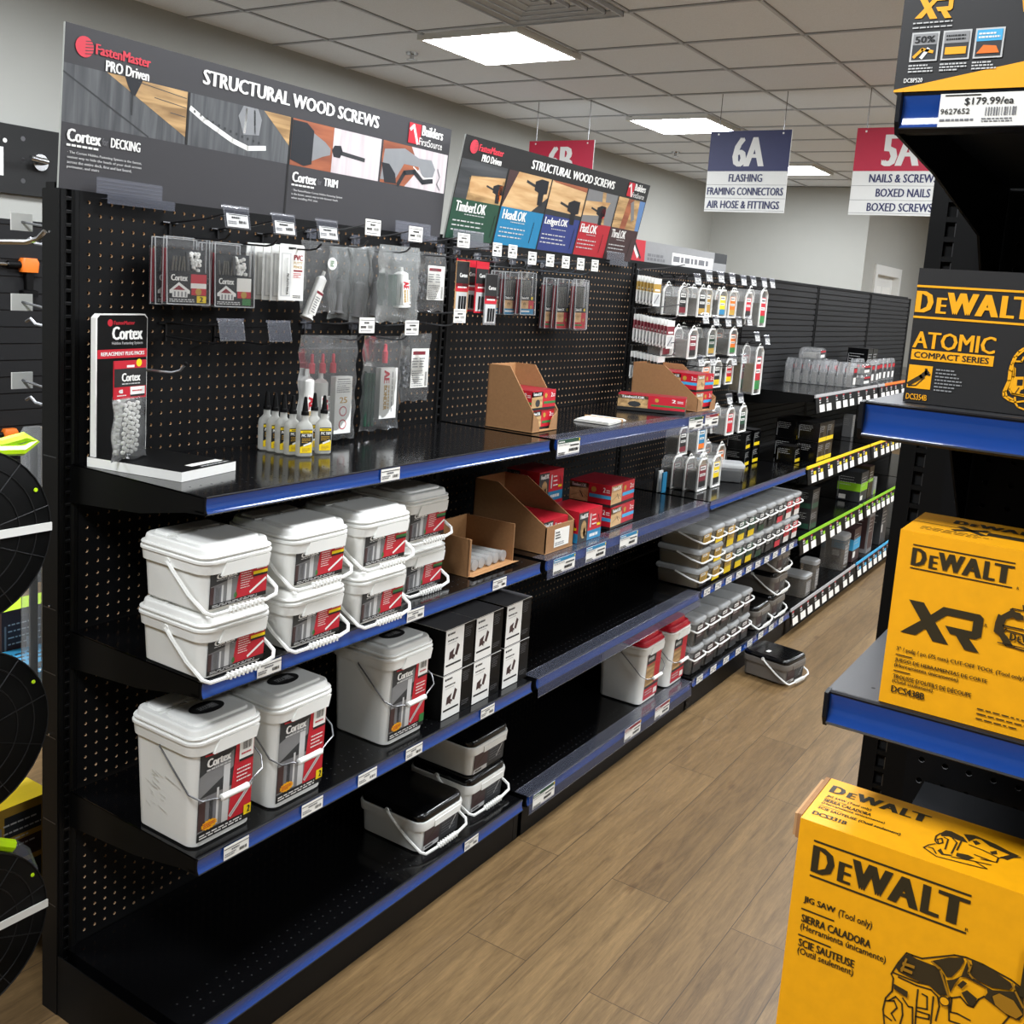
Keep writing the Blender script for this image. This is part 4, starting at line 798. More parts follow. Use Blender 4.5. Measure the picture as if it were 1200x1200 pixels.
for i, (x, y, a, lab) in enumerate(sp):
    if i == 0: t.location = Vector((x, y, ZA+.06))*S; t.rotation_euler[2] = a; t['label'] = lab
    else: dup(t, (x, y, ZA+.06), a, lab, 'glue bottles on the top shelf')

# ---------------------------------------------------------------- white tubs
def house_label(F, w, h, strip, tall):
    """porch picture, brand word, red slanted field, barcode"""
    F.rect(0, 0, w, h, 'photo_dark'); F.up(); F.rect(.05, h*.1, w*.5, h*.99, 'photo_grey'); F.up()
    F.poly([(.05, h*.62), (w*.5, h*.76), (w*.5, h*.99), (.05, h*.99)], 'photo_dark'); F.rect(w*.07, h*.12, w*.2, h*.62, 'ink_grey'); F.rect(w*.10, h*.14, w*.17, h*.56, 'grey'); F.rect(w*.29, h*.12, w*.37, h*.8, 'light_grey'); F.rect(w*.2, h*.12, w*.23, h*.6, 'light_grey'); F.rect(.05, h*.1, w*.07, h*.6, 'photo_brown'); F.circ(w*.45, h*.22, w*.03, 'green', 8, h*.09)
    F.poly([(w*.44, h*.1), (w, h*.1), (w, h), (w*.5, h)], 'red'); F.up()
    F.rect(0, 0, w, h*.12, 'ink'); F.up(); F.micro(w*.05, h*.02, w*.9, h*.1, 2, 'light_grey', .5, 3)
    F.text('Cortex', w*.1, h*.8, w*.46, h*.95, 'white', .07)
    F.micro(w*.1, h*.75, w*.44, h*.78, 1, 'light_grey', .7, 2, False)
    F.rect(w*.8, h*.82, w*.98, h*1.0, 'paper').up(); F.bars(w*.83, h*.91, w*.95, h*.98, 'ink', 8); F.micro(w*.82, h*.84, w*.96, h*.89, 1, 'red', .6)
    F.micro(w*.52, h*.35, w*.74, h*.9, 8, 'white', .3, 7)
    F.rect(w*.74, h*.68, w, h*.77, strip); F.rect(w*.74, h*.62, w, h*.68, 'ink'); F.line([(w*.7, h*.2), (w*.97, h*.5)], h*.07, 'white')
def big_label(F, w, h, corner):
    F.rect(0, 0, w, h, 'photo_dark'); F.up(); F.poly([(0, h*.5), (w*.62, h*.72), (w*.62, h*.92), (0, h*.75)], 'photo_grey'); F.rect(.05, h*.1, w*.6, h*.5, 'photo_grey'); F.up()
    F.rect(.05, h*.12, w*.13, h*.45, 'photo_brown'); F.rect(w*.14, h*.12, w*.33, h*.5, 'ink_grey'); F.rect(w*.2, h*.18, w*.27, h*.44, 'photo_dark'); F.rect(w*.44, h*.1, w*.56, h*.78, 'light_grey'); F.rect(w*.33, h*.12, w*.37, h*.55, 'light_grey')
    F.poly([(w*.56, h*.08), (w, h*.08), (w, h), (w*.66, h)], 'red'); F.up(); F.rect(0, 0, w, h*.09, 'ink'); F.poly([(w*.58, h*.36), (w*.85, h*.36), (w*.85, h*.44), (w*.62, h*.44)], 'ink'); F.up()
    F.micro(w*.04, h*.015, w*.9, h*.075, 2, 'white', .5, 3)
    F.text('Cortex', w*.12, h*.83, w*.56, h*.93, 'white', .07); F.micro(w*.12, h*.79, w*.56, h*.815, 1, 'light_grey', .7, 2, False); F.poly([(w*.08, h*.97), (w*.3, h*.955), (w*.3, h*.975), (w*.08, h*.99)], 'red')
    F.rect(w*.72, h*.74, w*.99, h*1.0, 'paper'); F.up(); F.bars(w*.78, h*.87, w*.95, h*.97, 'ink', 10); F.rect(w*.72, h*.74, w*.99, h*.77, 'ink'); F.micro(w*.76, h*.81, w*.95, h*.84, 1, 'red', .7)
    F.micro(w*.69, h*.5, w*.97, h*.68, 4, 'white', .35, 4); F.text('750 lin. ft', w*.61, h*.38, w*.82, h*.42, 'white', .04); F.line([(w*.6, h*.14), (w*.98, h*.42)], h*.045, 'light_grey'); F.line([(w*.6, h*.14), (w*.98, h*.42)], h*.008, 'maroon')
    pts = []
    for i in range(28): a = 2*math.pi*i/28; q = 1 if i % 2 else .82; pts.append((w*.21+w*.155*q*math.cos(a), h*.16+h*.062*q*math.sin(a)))
    F.poly(pts, 'box_yellow').up(); F.micro(w*.1, h*.13, w*.32, h*.19, 3, 'red', .5, 1)
    F.rect(w*.86, h*.06, w, h*.18, corner).up()
    if corner == 'yellow': F.text('2', w*.92, h*.08, w*.98, h*.16, 'ink', .08)
def lid_parts(b, hx, hy, z, m='white_plastic', flat=False):
    b.loft([(z-.02, hx-.12, hy-.12, 1.0), (z+.02, hx+.1, hy+.1, 1.05), (z+.16, hx+.16, hy+.16, 1.1), (z+.24, hx+.12, hy+.12, 1.1), (z+.26, hx-.06, hy-.06, 1.0), (z+.66, hx-.13, hy-.13, 1.0), (z+.76, hx-.19, hy-.19, .95), (z+.8, hx-.3, hy-.3, .9)], m, 6)
    if not flat:
        b.loft([(z+.78, hx-.7, hy*.5, .5, 0, -hy*.32), (z+.96, hx-.76, hy*.5-.06, .48, 0, -hy*.32), (z+1.0, hx-.86, hy*.5-.16, .42, 0, -hy*.32)], m, 3, bottom=False); b.loft([(z+.78, hx-.7, hy*.24, .4, 0, hy*.58), (z+.96, hx-.76, hy*.24-.06, .38, 0, hy*.58), (z+1.0, hx-.86, hy*.24-.16, .32, 0, hy*.58)], m, 3, bottom=False)
        b.box(-.25, .25, hy*.2, hy*.32, z+.78, z+1.0, m); b.box(-hx+.5, hx-.5, hy*.24, hy*.28, z+.78, z+.9, m)
def strap_handle(hx, hy, z, m='white_plastic'):
    b = MB(); P = [(-hx-.12, .2, z), (-hx-.2, -.6, z-.6), (-hx-.2, -hy*.62, z-2.0), (-hx-.15, -hy-.25, z-2.95), (-hx+.25, -hy-.62, z-3.15), (-1.9, -hy-.75, z-3.1), (1.9, -hy-.75, z-3.0), (hx-.25, -hy-.62, z-2.85), (hx+.15, -hy-.25, z-2.5), (hx+.2, -hy*.62, z-1.6), (hx+.2, -.6, z-.5), (hx+.12, .2, z)]
    b.tube(P, .16, m, 6); b.tube([(-1.7, -hy-.78, z-3.06), (1.7, -hy-.78, z-2.98)], .21, m, 8)
    for i in range(8): b.box(-1.5+.4*i, -1.35+.4*i, -hy-1.02, -hy-.55, z-3.25, z-2.8, m)
    for s_ in (-1, 1): b.lathe([(.3, 0), (.3, .14), (.2, .2)], m, 10, axis='x', c=(s_*(hx+.02) if s_ > 0 else -hx-.2, .2, z))
    return b
def small_tub(strip):
    t = thing('handled_tub', 'tub', 'tub', (0, 0, 0)); hx, hy = 3.0, 3.5
    b = MB(); b.loft([(0, hx-.15, hy-.15, .75), (.12, hx, hy, .85), (3.1, hx+.16, hy+.16, .95)], 'white_plastic', 5); b.loft([(2.95, hx+.15, hy+.15, 1.0), (2.96, hx+.36, hy+.36, 1.1), (3.7, hx+.42, hy+.42, 1.1), (3.78, hx+.52, hy+.52, 1.15), (3.95, hx+.52, hy+.52, 1.15), (4.02, hx+.42, hy+.42, 1.1), (4.03, hx+.1, hy+.1, 1.0)], 'white_plastic', 6, bottom=False); b.prism([(-1.9, 2.75), (2.6, 2.75), (2.8, 3.7), (-1.5, 3.7)], 'y', -hy-.52, -hy-.3, 'white_plastic'); b.build('body', t)
    b = MB(); lid_parts(b, hx+.32, hy+.32, 4.08); b.build('lid', t)
    b = MB(); F = Face(b, (-hx+.3, -hy-.03, .3), (1, 0, 0), Vector((0, -.16/3, 1)).normalized(), .012); F.k = 2; house_label(F, hx*2-.5, 2.75, strip, False); b.build('label', t)
    strap_handle(hx+.3, hy+.3, 3.3).build('handle', t); return t
G_T = 'small white handled tubs on the middle shelf'
a = small_tub('yellow'); c = small_tub('green'); PITCH = 5.1
for k, (x, y, proto) in enumerate(((3.4, -12.5, a), (11.9, -12.5, a), (20.0, -12.6, c), (29.4, -9.9, c))):
    for j in range(2):
        lab = '%s white tub with a red %s-striped label, %s of the stacked pairs' % (('lower', 'upper')[j], ('yellow', 'green')[k > 1], ('in the leftmost', 'in the second', 'in the third', 'in the rightmost')[k])
        loc = (x+.06*j, y, ZBk+.02+PITCH*j)
        if j == 0 and k in (0, 2): proto.location = Vector(loc)*S; proto['label'] = lab; proto['group'] = G_T
        else: dup(proto, loc, 0, lab, G_T)
def wire_handle(hx, hy, z, m='wire_grey'):
    b = MB(); P = [(-hx-.05, .1, z), (-hx-.25, .0, z-.15), (-hx-.3, -hy*.5, z-1.6), (-hx-.25, -hy+.2, z-3.0), (-hx+.35, -hy-.6, z-3.5), (-1.9, -hy-.85, z-3.55), (-1.5, -hy-.85, z-3.75), (0, -hy-.9, z-3.7), (1.5, -hy-.85, z-3.6), (1.9, -hy-.85, z-3.3), (hx-.2, -hy-.6, z-3.0), (hx+.3, -hy+.1, z-2.4), (hx+.3, -hy*.5, z-1.3), (hx+.25, 0, z-.15), (hx+.05, .1, z)]
    b.tube(P, .07, m, 6); return b
def big_tub(corner, lid='white_plastic', hx=2.95, hy=3.35, H=8.95, sticker=True):
    t = thing('wire_handled_tub', 'tub', 'tub', (0, 0, 0))
    b = MB(); b.loft([(0, hx-.15, hy-.15, .75), (.15, hx, hy, .85), (H-1.0, hx+.3, hy+.3, 1.0)], 'white_plastic', 5); b.loft([(H-1.2, hx+.28, hy+.28, 1.0), (H-1.19, hx+.48, hy+.48, 1.1), (H-.36, hx+.54, hy+.54, 1.1), (H-.28, hx+.64, hy+.64, 1.15), (H-.1, hx+.64, hy+.64, 1.15), (H-.02, hx+.5, hy+.5, 1.1), (H, hx+.2, hy+.2, 1.0)], 'white_plastic', 5, bottom=False); b.prism([(-1.6, H-1.35), (2.6, H-1.35), (2.9, H-.35), (-1.1, H-.35)], 'y', -hy-.64, -hy-.4, 'white_plastic'); b.build('body', t)
    b = MB(); lid_parts(b, hx+.42, hy+.42, H+.05, lid, not sticker)
    if sticker:
        F = Face(b, (0, -hy*.32, H+1.06), (1, 0, 0), (0, 1, 0)); F.circ(0, 0, 1.55, 'ink', 24, 1.0).up(); F.rect(-.9, -.4, .1, .4, 'photo_dark'); F.rect(.2, -.4, .9, .4, 'photo_grey').up(); F.micro(-.8, -.3, .8, .3, 3, 'light_grey', .3)
    else: b.loft([(H+.75, hx-.2, hy-.2, .8), (H+1.5, hx-.25, hy-.25, .8), (H+1.55, hx-.4, hy-.4, .7)], lid, 5)
    b.build('lid', t)
    wire_handle(hx+.3, hy+.3, H-1.1).build('handle', t)
    MB().lathe([(.2, -1.35), (.27, -1.3), (.24, 0), (.27, 1.3), (.2, 1.35)], 'white_plastic', 12, axis='x', c=(0, -hy-1.2, H-4.8)).build('grip', t)
    return t
def front_label(t, fn, hx, hy, w, h, z0, slope, x0=None):
    b = MB(); F = Face(b, (-w/2 if x0 is None else x0, -hy-.03, z0), (1, 0, 0), Vector((0, -slope, 1)).normalized(), .012); F.k = 2; fn(F, w, h); b.build('label', t)
G_B = 'tall white tubs on the lower shelf'
t1 = big_tub('yellow'); front_label(t1, lambda F, w, h: big_label(F, w, h, 'yellow'), 2.95, 3.35, 5.3, 7.15, .55, .3/8); t1.location = Vector((3.6, -11.7, ZC+.02))*S; t1['label'] = 'tall white tub with a scuffed side, leftmost on the lower shelf'; t1['group'] = G_B
dup(t1, (11.5, -11.9, ZC+.02), 0, 'tall white tub with a yellow label corner, second on the lower shelf', G_B)
mat('scuff', 'cfcec8', .5, var=.05)
b = MB(); F = Face(b, (-3.02, 3.0, 0), (0, -1, 0), (-.3/8, 0, 1), .02); rs_ = random.Random(4)
for k in range(16): x_, z_ = rs_.uniform(.6, 4.6), rs_.uniform(2.2, 5.6); F.line([(x_, z_), (x_+rs_.uniform(.3, 1.0), z_-rs_.uniform(.0, .35))], rs_.uniform(.03, .1), 'scuff')
b.build('scuffs', t1)
t2 = big_tub('green'); front_label(t2, lambda F, w, h: big_label(F, w, h, 'green'), 2.95, 3.35, 5.3, 7.15, .55, .3/8); t2.location = Vector((26.4, -11.3, ZC+.02))*S; t2['label'] = 'tall white tub with a green label corner, beside the black and white boxes'; t2['group'] = G_B
# low tubs with black lids
def low_tub(handle=True):
    t = thing('black_lidded_tub', 'tub', 'tub', (0, 0, 0)); hx, hy = 3.45, 4.0
    b = MB(); b.loft([(0, hx-.15, hy-.15, .75), (.12, hx, hy, .85), (2.6, hx+.15, hy+.15, 1.0)], 'white_plastic', 5); b.loft([(2.5, hx+.18, hy+.18, 1.0), (2.55, hx+.38, hy+.38, 1.1), (3.3, hx+.45, hy+.45, 1.1), (3.5, hx+.4, hy+.4, 1.1), (3.52, hx+.1, hy+.1, 1.0)], 'white_plastic', 5, bottom=False); b.box(-1.6, 2.8, -hy-.52, -hy-.3, 2.5, 3.2, 'white_plastic'); b.build('body', t)
    b = MB(); b.loft([(3.45, hx+.25, hy+.25, 1.0), (4.0, hx+.3, hy+.3, 1.1), (4.25, hx+.15, hy+.15, 1.0), (4.35, hx-.1, hy-.1, .9)], 'black_gloss', 5); b.build('lid', t)
    b = MB(); F = Face(b, (-2.9, -hy-.03, .15), (1, 0, 0), Vector((0, -.15/2.6, 1)).normalized(), .012); F.k = 2
    F.rect(0, 0, 5.9, 2.4, 'photo_dark').up(); F.rect(0, .55, 2.6, 2.4, 'photo_brown'); F.rect(0, 0, 2.6, .5, 'light_grey'); F.up(); F.line([(.3, .8), (2.2, 2.1)], .12, 'tool_line'); F.micro(3.0, .5, 5.4, 2.1, 5, 'ink_grey', .35, 2); F.line([(4.4, .7), (5.4, 1.9)], .14, 'light_grey'); F.micro(.3, .12, 1.6, .4, 1, 'ink', .8); b.build('label', t)
    if handle: strap_handle(hx+.3, hy+.3, 3.6).build('handle', t)
    return t
G_L = 'low black-lidded tubs on the bottom deck'
t = low_tub(); t.location = Vector((33.9, -10.2, ZD+.08))*S; t['label'] = 'low white tub with a black lid, alone at the front left of its group'; t['group'] = G_L
dup(t, (43.3, -9.5, ZD+.08), 0, 'low white tub with a black lid, under another one', G_L)
t = low_tub(False); t.location = Vector((43.6, -9.3, ZD+4.47))*S; t['label'] = 'low white tub with a black lid, stacked on top of its twin'; t['group'] = G_L
# black and white boxes
t = thing('carton', 'carton', 'box', (0, 0, 0)); b = MB(); b.box(-2.6, 2.6, -4.6, 4.6, 0, 4.75, 'black', top='box_grey'); F = Face(b, (-2.6, -4.6, 0), **XZ)
F.rect(.12, .05, 3.25, 4.7, 'white'); F.up(); F.circ(.55, 4.25, .14, 'ink', 10); F.micro(.75, 4.12, 1.9, 4.4, 1, 'ink', .7, 5); F.micro(.5, 3.45, 2.4, 3.7, 1, 'ink', .6, 3); F.rect(.5, 3.25, 2.0, 3.29, 'grey'); F.poly([(.9, 2.3), (1.7, 2.6), (1.5, 2.0), (1.9, 1.8), (1.6, 1.4), (1.3, 1.6), (.8, 1.5)], 'photo_brown'); F.poly([(1.8, 1.9), (2.2, 3.0), (2.6, 2.7), (2.2, 1.7)], 'photo_brown'); F.circ(1.75, 1.55, .2, 'white', 10); F.rect(.35, .85, 2.95, 1.05, 'ink')
F.micro(3.5, 3.2, 4.8, 4.4, 6, 'ink_grey', .25, 3); F.micro(3.5, .6, 4.9, 1.2, 3, 'ink_grey', .25, 4); Ft = Face(b, (-2.6, -4.6, 4.75), (1, 0, 0), (0, 1, 0)); Ft.rect(.4, 3.5, 4.6, 3.7, 'ink_grey'); b.build('body', t)
G_C = 'black and white cartons stacked on the lower shelf'
MB().box(-2.61, 2.61, -4.61, 4.61, 4.74, 4.79, 'white', top='box_grey').build('lid_edge', t)
for k, x in enumerate((34.15, 39.45, 45.2)):
    for j in range(2):
        lab = '%s black and white carton in the %s stack beside the tall tub' % (('lower', 'upper')[j], ('left', 'middle', 'right')[k]); loc = (x, -10.45+.05*j, ZC+.02+4.82*j)
        if k+j == 0: t.location = Vector(loc)*S; t['label'] = lab; t['group'] = G_C
        else: dup(t, loc, (0, .01)[j], lab, G_C)
# ---------------------------------------------------------------- tool boxes on the right shelves (fronts face -x)
def dw_logo(F, x0, y0, x1, y1, m, lines=True):
    w = x1-x0; h = y1-y0
    F.text('D', x0, y0, x0+w*.155, y1, m, .07); F.text('E', x0+w*.18, y0, x0+w*.27, y0+h*.74, m, .07); F.text('W', x0+w*.265, y0, x0+w*.53, y1, m, .07)
    F.text('A', x0+w*.51, y0, x0+w*.705, y1, m, .07); F.text('L', x0+w*.715, y0, x0+w*.83, y1, m, .07); F.text('T', x0+w*.81, y0, x1, y1, m, .07)
    if lines: F.rect(x0, y1+h*.13, x1, y1+h*.2, m); F.rect(x0, y0-h*.2, x1, y0-h*.13, m)
class LiftFace:
    """each stroke a hair above the one before, so overlapping strokes stay clean"""
    def __init__(s, F): s.F = F
    def poly(s, P, m): s.F.poly(P, m); s.F.k += .25
def xr_logo(F, x0, y0, x1, y1, m):
    q = lambda P: [(x0+(x1-x0)*a, y0+(y1-y0)*b) for a, b in P]
    F = LiftFace(F)
    F.poly(q([(.06, 1), (.25, 1), (.62, .02), (.42, .02)]), m); F.poly(q([(0, .08), (.2, .08), (.35, .385), (.27, .56)]), m); F.poly(q([(.36, .42), (.56, .8), (.5, 1), (.3, .6)]), m)
    F.poly(q([(.56, .8), (.9, .8), (.9, 1), (.5, 1)]), m); F.poly(q([(.88, 1), (.95, 1), (1.0, .92), (1.0, .42), (.94, .33), (.88, .33)]), m); F.poly(q([(.9, .33), (.9, .52), (.55, .52), (.62, .33)]), m); F.poly(q([(.68, .36), (.84, .36), (1.0, 0), (.82, 0)]), m)
def side_face(b, z0=0.): return Face(b, (0, 0, z0), (0, -1, 0), (0, 0, 1), .012)
W_ = 11.0
t = thing('tool_box', 'black and yellow tool box on the top right shelf, its lower half showing', 'box', (-8.95, -62.8, 72.15), 0, 'power tool boxes on the right shelves')
b = MB(); b.box(0, 5, -W_, 0, 0, 8.6, 'box_black'); F = side_face(b)
F.poly([(0, .0), (0, .08), (2.0, .45), (4.2, .85), (7, 1.7), (W_, 3.0), (W_, 0)], 'box_yellow'); F.up(); xr_logo(F, .42, 2.4, 1.65, 3.15, 'box_yellow'); F.micro(.4, 2.25, 1.7, 2.34, 1, 'light_grey', .5, 1, False); F.micro(.4, 2.1, 1.7, 2.18, 1, 'light_grey', .5, 2, False)
for k in range(3):
    x = .42+1.04*k; F.rect(x, 1.0, x+.92, 1.98, 'light_grey'); F.up(); F.rect(x+.06, 1.06, x+.86, 1.92, 'photo_dark'); F.up(); F.rect(x+.06, 1.55, x+.86, 1.92, 'grey' if k < 2 else 'cyan'); F.up()
    if k == 0: F.text('50%', x+.12, 1.62, x+.8, 1.84, 'ink', .04); F.line([(x+.15, 1.15), (x+.4, 1.4), (x+.75, 1.3)], .1, 'box_yellow'); F.line([(x+.4, 1.12), (x+.6, 1.4)], .12, 'white')
    elif k == 1: F.micro(x+.12, 1.62, x+.8, 1.85, 2, 'ink', .5, 4); F.rect(x+.12, 1.18, x+.8, 1.42, 'box_yellow')
    else: F.micro(x+.12, 1.62, x+.8, 1.85, 2, 'white', .5, 5); F.poly([(x+.1, 1.15), (x+.82, 1.15), (x+.7, 1.38), (x+.3, 1.42)], 'orange')
    F.k -= 3; F.micro(x, .62, x+.9, .92, 3, 'light_grey', .5, k, True)
F.text('DCBP520', .32, .3, .95, .45, 'white', .03); F.poly([(3.9, 2.4), (4.3, 2.9), (4.2, 3.3), (3.8, 2.9)], 'box_yellow'); F.circ(6.5, 3.6, 1.9, 'box_yellow', 18); b.build('carton', t)
t = thing('tool_box', 'black tool box with yellow lettering on the second right shelf', 'box', (-7.3, -64.1, 61.13), 0, 'power tool boxes on the right shelves')
b = MB(); b.box(0, 6, -W_, 0, 0, 5.0, 'box_black'); F = side_face(b); F.up(); dw_logo(F, .02, 3.38, 4.1, 4.16, 'box_yellow', False); F.rect(0, 4.3, W_, 4.38, 'box_yellow'); F.rect(0, 3.16, W_, 3.24, 'box_yellow')
F.text('ATOMIC', .1, 2.06, 2.95, 2.68, 'box_yellow', .03); F.rect(.1, 1.62, 2.95, 2.0, 'box_yellow'); F.up(); F.text('COMPACT SERIES', .2, 1.7, 2.8, 1.92, 'box_black', .025); F.k -= 1
F.rect(.08, .55, .92, 1.42, 'box_yellow'); F.up(); F.line([(.15, .7), (.55, 1.0), (.75, 1.2)], .16, 'tool_line'); F.line([(.7, 1.3), (.7, 1.12), (.85, 1.1)], .08, 'tool_line'); F.line([(.13, .62), (.4, .66), (.68, .98)], .04, 'tool_line')
F.micro(1.05, .5, 2.0, 1.38, 7, 'grey', .4, 2); F.text('DCS354B', .1, .12, .85, .34, 'box_yellow', .02)
[F.line(P, .06, 'box_yellow') for P in [[(3.87, 2.37), (3.72, 2.24), (3.6, 2.03), (3.54, 1.76), (3.51, 1.55), (3.52, 1.18), (3.41, 0.76), (3.44, 0.6), (3.65, 0.47), (3.83, 0.44), (3.95, 0.28), (4.15, 0.22)], [(3.88, 2.29), (3.68, 2.07), (3.6, 1.8), (3.57, 1.52), (3.58, 1.19), (3.48, 0.8), (3.54, 0.61), (3.76, 0.53)], [(3.91, 2.06), (3.86, 1.9), (3.68, 1.89)], [(3.64, 1.67), (3.67, 1.33), (3.59, 0.88), (3.7, 0.73), (4.09, 0.69)], [(3.81, 0.61), (3.85, 0.44), (4.12, 0.51)]]]; [F.poly(P, 'box_yellow') for P in [[(3.64, 1.7), (3.71, 1.64), (3.73, 1.34), (4.0, 1.37), (4.09, 0.69), (3.71, 0.71), (3.62, 0.89), (3.68, 1.23)]]]; F.up(); [F.poly(P, 'box_black') for P in [[(3.81, 1.25), (3.99, 1.27), (4.0, 1.06), (3.82, 1.04)], [(3.89, 0.98), (3.92, 0.97), (3.82, 0.76), (3.79, 0.77)], [(3.97, 0.89), (4.06, 0.94), (4.08, 0.77), (3.94, 0.77)]]]; b.build('carton', t)
t = thing('tool_box', 'yellow cut-off tool box on the third right shelf', 'box', (-8.65, -64.9, 49.83), 0, 'power tool boxes on the right shelves')
b = MB(); b.box(0, 4.3, -W_, 0, 0, 6.7, 'tool_yellow'); F = side_face(b); F.up()
dw_logo(F, .5, 5.46, 3.95, 6.12, 'tool_ink'); F.text('R', 4.1, 5.32, 4.17, 5.42, 'tool_ink', .02); xr_logo(F, .45, 2.75, 3.2, 4.15, 'tool_ink'); F.text('R', 3.25, 3.75, 3.35, 3.87, 'tool_ink', .02)
F.text('3" / pulg / po (75 mm) CUT-OFF TOOL (Tool only)', .4, 2.1, 4.75, 2.3, 'tool_ink', .025); F.rect(.4, 1.96, 1.0, 2.0, 'tool_ink'); F.text('JUEGO DE HERRAMIENTAS DE CORTE', .4, 1.68, 3.6, 1.86, 'tool_ink', .03); F.text('(Herramienta únicamente)', .4, 1.46, 2.65, 1.65, 'tool_ink', .025); F.rect(.4, 1.33, 1.0, 1.37, 'tool_ink')
F.text("TROUSSE D'OUTILS DE DÉCOUPE", .4, 1.05, 3.15, 1.26, 'tool_ink', .03); F.text('(Outil seulement)', .4, .84, 1.85, 1.02, 'tool_ink', .025); F.text('DCS438B', .4, .5, 1.6, .76, 'tool_ink', .04); F.micro(3.4, .25, 5.4, .8, 3, 'tool_line', .25, 3)
# outline drawing of a small cut-off tool
[F.line(P, .05, 'tool_line') for P in [[(4.0, 4.57), (4.07, 4.62), (4.42, 4.62)], [(3.92, 3.33), (4.02, 3.25), (4.29, 3.25), (4.61, 3.2)], [(3.96, 3.86), (3.89, 3.71)], [(4.37, 3.5), (4.58, 3.42)], [(3.95, 3.81), (4.53, 3.77)], [(4.38, 4.81), (4.42, 4.64)]]]; F.up(); [F.poly(P, 'tool_line') for P in [[(3.57, 3.66), (3.58, 4.0), (3.64, 4.33), (3.74, 4.3), (4.01, 4.55), (4.07, 4.61), (4.17, 4.53), (4.33, 4.52), (4.38, 4.46), (4.44, 4.45), (4.47, 4.27), (4.23, 4.26), (4.11, 4.31), (3.92, 4.19), (3.87, 4.0), (3.89, 3.71), (4.04, 3.57), (4.26, 3.29), (3.94, 3.31), (3.75, 3.57)]]]; F.line([(3.85, 3.95), (6, 3.95)], .06, 'tool_line'); F.line([(3.75, 3.3), (6, 3.3)], .04, 'tool_line'); dw_logo(F, 4.1, 3.48, 5.5, 3.76, 'tool_ink', False)
Ft = Face(b, (0, 0, 6.7), (0, -1, 0), (1, 0, 0), .012); dw_logo(Ft, 1.3, 2.9, 4.6, 3.6, 'tool_ink', False); Ft.line([(1.6, 1.6), (2.6, 2.4)], .3, 'tool_ink'); Ft.line([(1.7, 2.4), (2.6, 1.5)], .3, 'tool_ink'); Ft.rect(2.7, 1.6, 4.2, 2.2, 'tool_ink'); Ft.micro(.5, .7, 3, 1.4, 3, 'tool_line', .3, 5); Ft.rect(0, 2.08, W_, 2.14, 'tool_line'); b.build('carton', t)
t = thing('tool_box', 'yellow jig saw box, lowest of the right-hand boxes', 'box', (-9.5, -62.75, 35.43), 0, 'power tool boxes on the right shelves')
b = MB(); b.box(0, 4.2, -12, 0, 0, 9.2, 'tool_yellow'); F = side_face(b); F.up()
dw_logo(F, .62, 7.2, 6.35, 8.3, 'tool_ink'); F.text('R', 6.3, 7.1, 6.42, 7.22, 'tool_ink', .02)
F.text('JIG SAW', .5, 5.78, 1.75, 6.1, 'tool_ink', .045); F.text('(Tool only)', 1.87, 5.72, 3.15, 6.1, 'tool_ink', .02); F.rect(.45, 5.5, 1.75, 5.56, 'tool_ink'); F.text('SIERRA CALADORA', .5, 5.0, 3.2, 5.32, 'tool_ink', .045); F.text('(Herramienta únicamente)', .5, 4.58, 3.8, 4.94, 'tool_ink', .02); F.rect(.45, 4.38, 1.75, 4.44, 'tool_ink'); F.text('SCIE SAUTEUSE', .5, 3.95, 2.7, 4.27, 'tool_ink', .045); F.text('(Outil seulement)', .5, 3.54, 2.7, 3.9, 'tool_ink', .02)
# line drawing of the saw, flat print on the carton
for P in [[(4.05, 4.33), (4.09, 4.46), (4.24, 4.88), (4.48, 5.4), (4.69, 5.4), (5.03, 5.42), (6.09, 6.04), (6.46, 6.12), (7.03, 6.1), (7.98, 5.93), (8.42, 5.75)], [(4.05, 4.33), (4.14, 4.2), (4.16, 3.67), (3.97, 3.29), (3.93, 2.79), (4.05, 2.22)], [(4.31, 4.33), (4.97, 4.29), (5.47, 4.35), (5.73, 4.19), (5.83, 3.83), (5.78, 3.23)], [(4.12, 4.42), (5.01, 4.42), (5.49, 4.54), (5.87, 4.26)], [(5.04, 4.15), (5.05, 3.69), (5.11, 2.75)], [(4.56, 3.57), (4.79, 3.33), (4.94, 3.37), (5.02, 2.7)], [(5.2, 4.05), (5.38, 4.02), (5.44, 3.53), (5.08, 3.44)], [(5.59, 4.12), (5.63, 3.0)], [(5.1, 3.3), (5.54, 3.35), (5.54, 3.17), (5.08, 3.06)], [(6.1, 4.37), (6.2, 4.36), (6.22, 3.8), (6.46, 3.85), (6.9, 3.79)], [(6.1, 4.37), (6.22, 3.45), (6.6, 3.49)], [(6.2, 4.36), (6.47, 4.54), (6.74, 4.33), (6.93, 4.34), (7.07, 4.72), (7.23, 4.91), (8.11, 4.55), (7.94, 4.15)], [(4.08, 3.22), (4.31, 3.51), (4.56, 3.34), (4.64, 2.9), (4.59, 2.48)], [(3.98, 3.18), (4.28, 3.32), (4.41, 3.09), (4.24, 2.77), (4.42, 2.56)], [(4.0, 2.59), (4.28, 2.49)]]: F.line(P, .06, 'tool_line')
F.up()
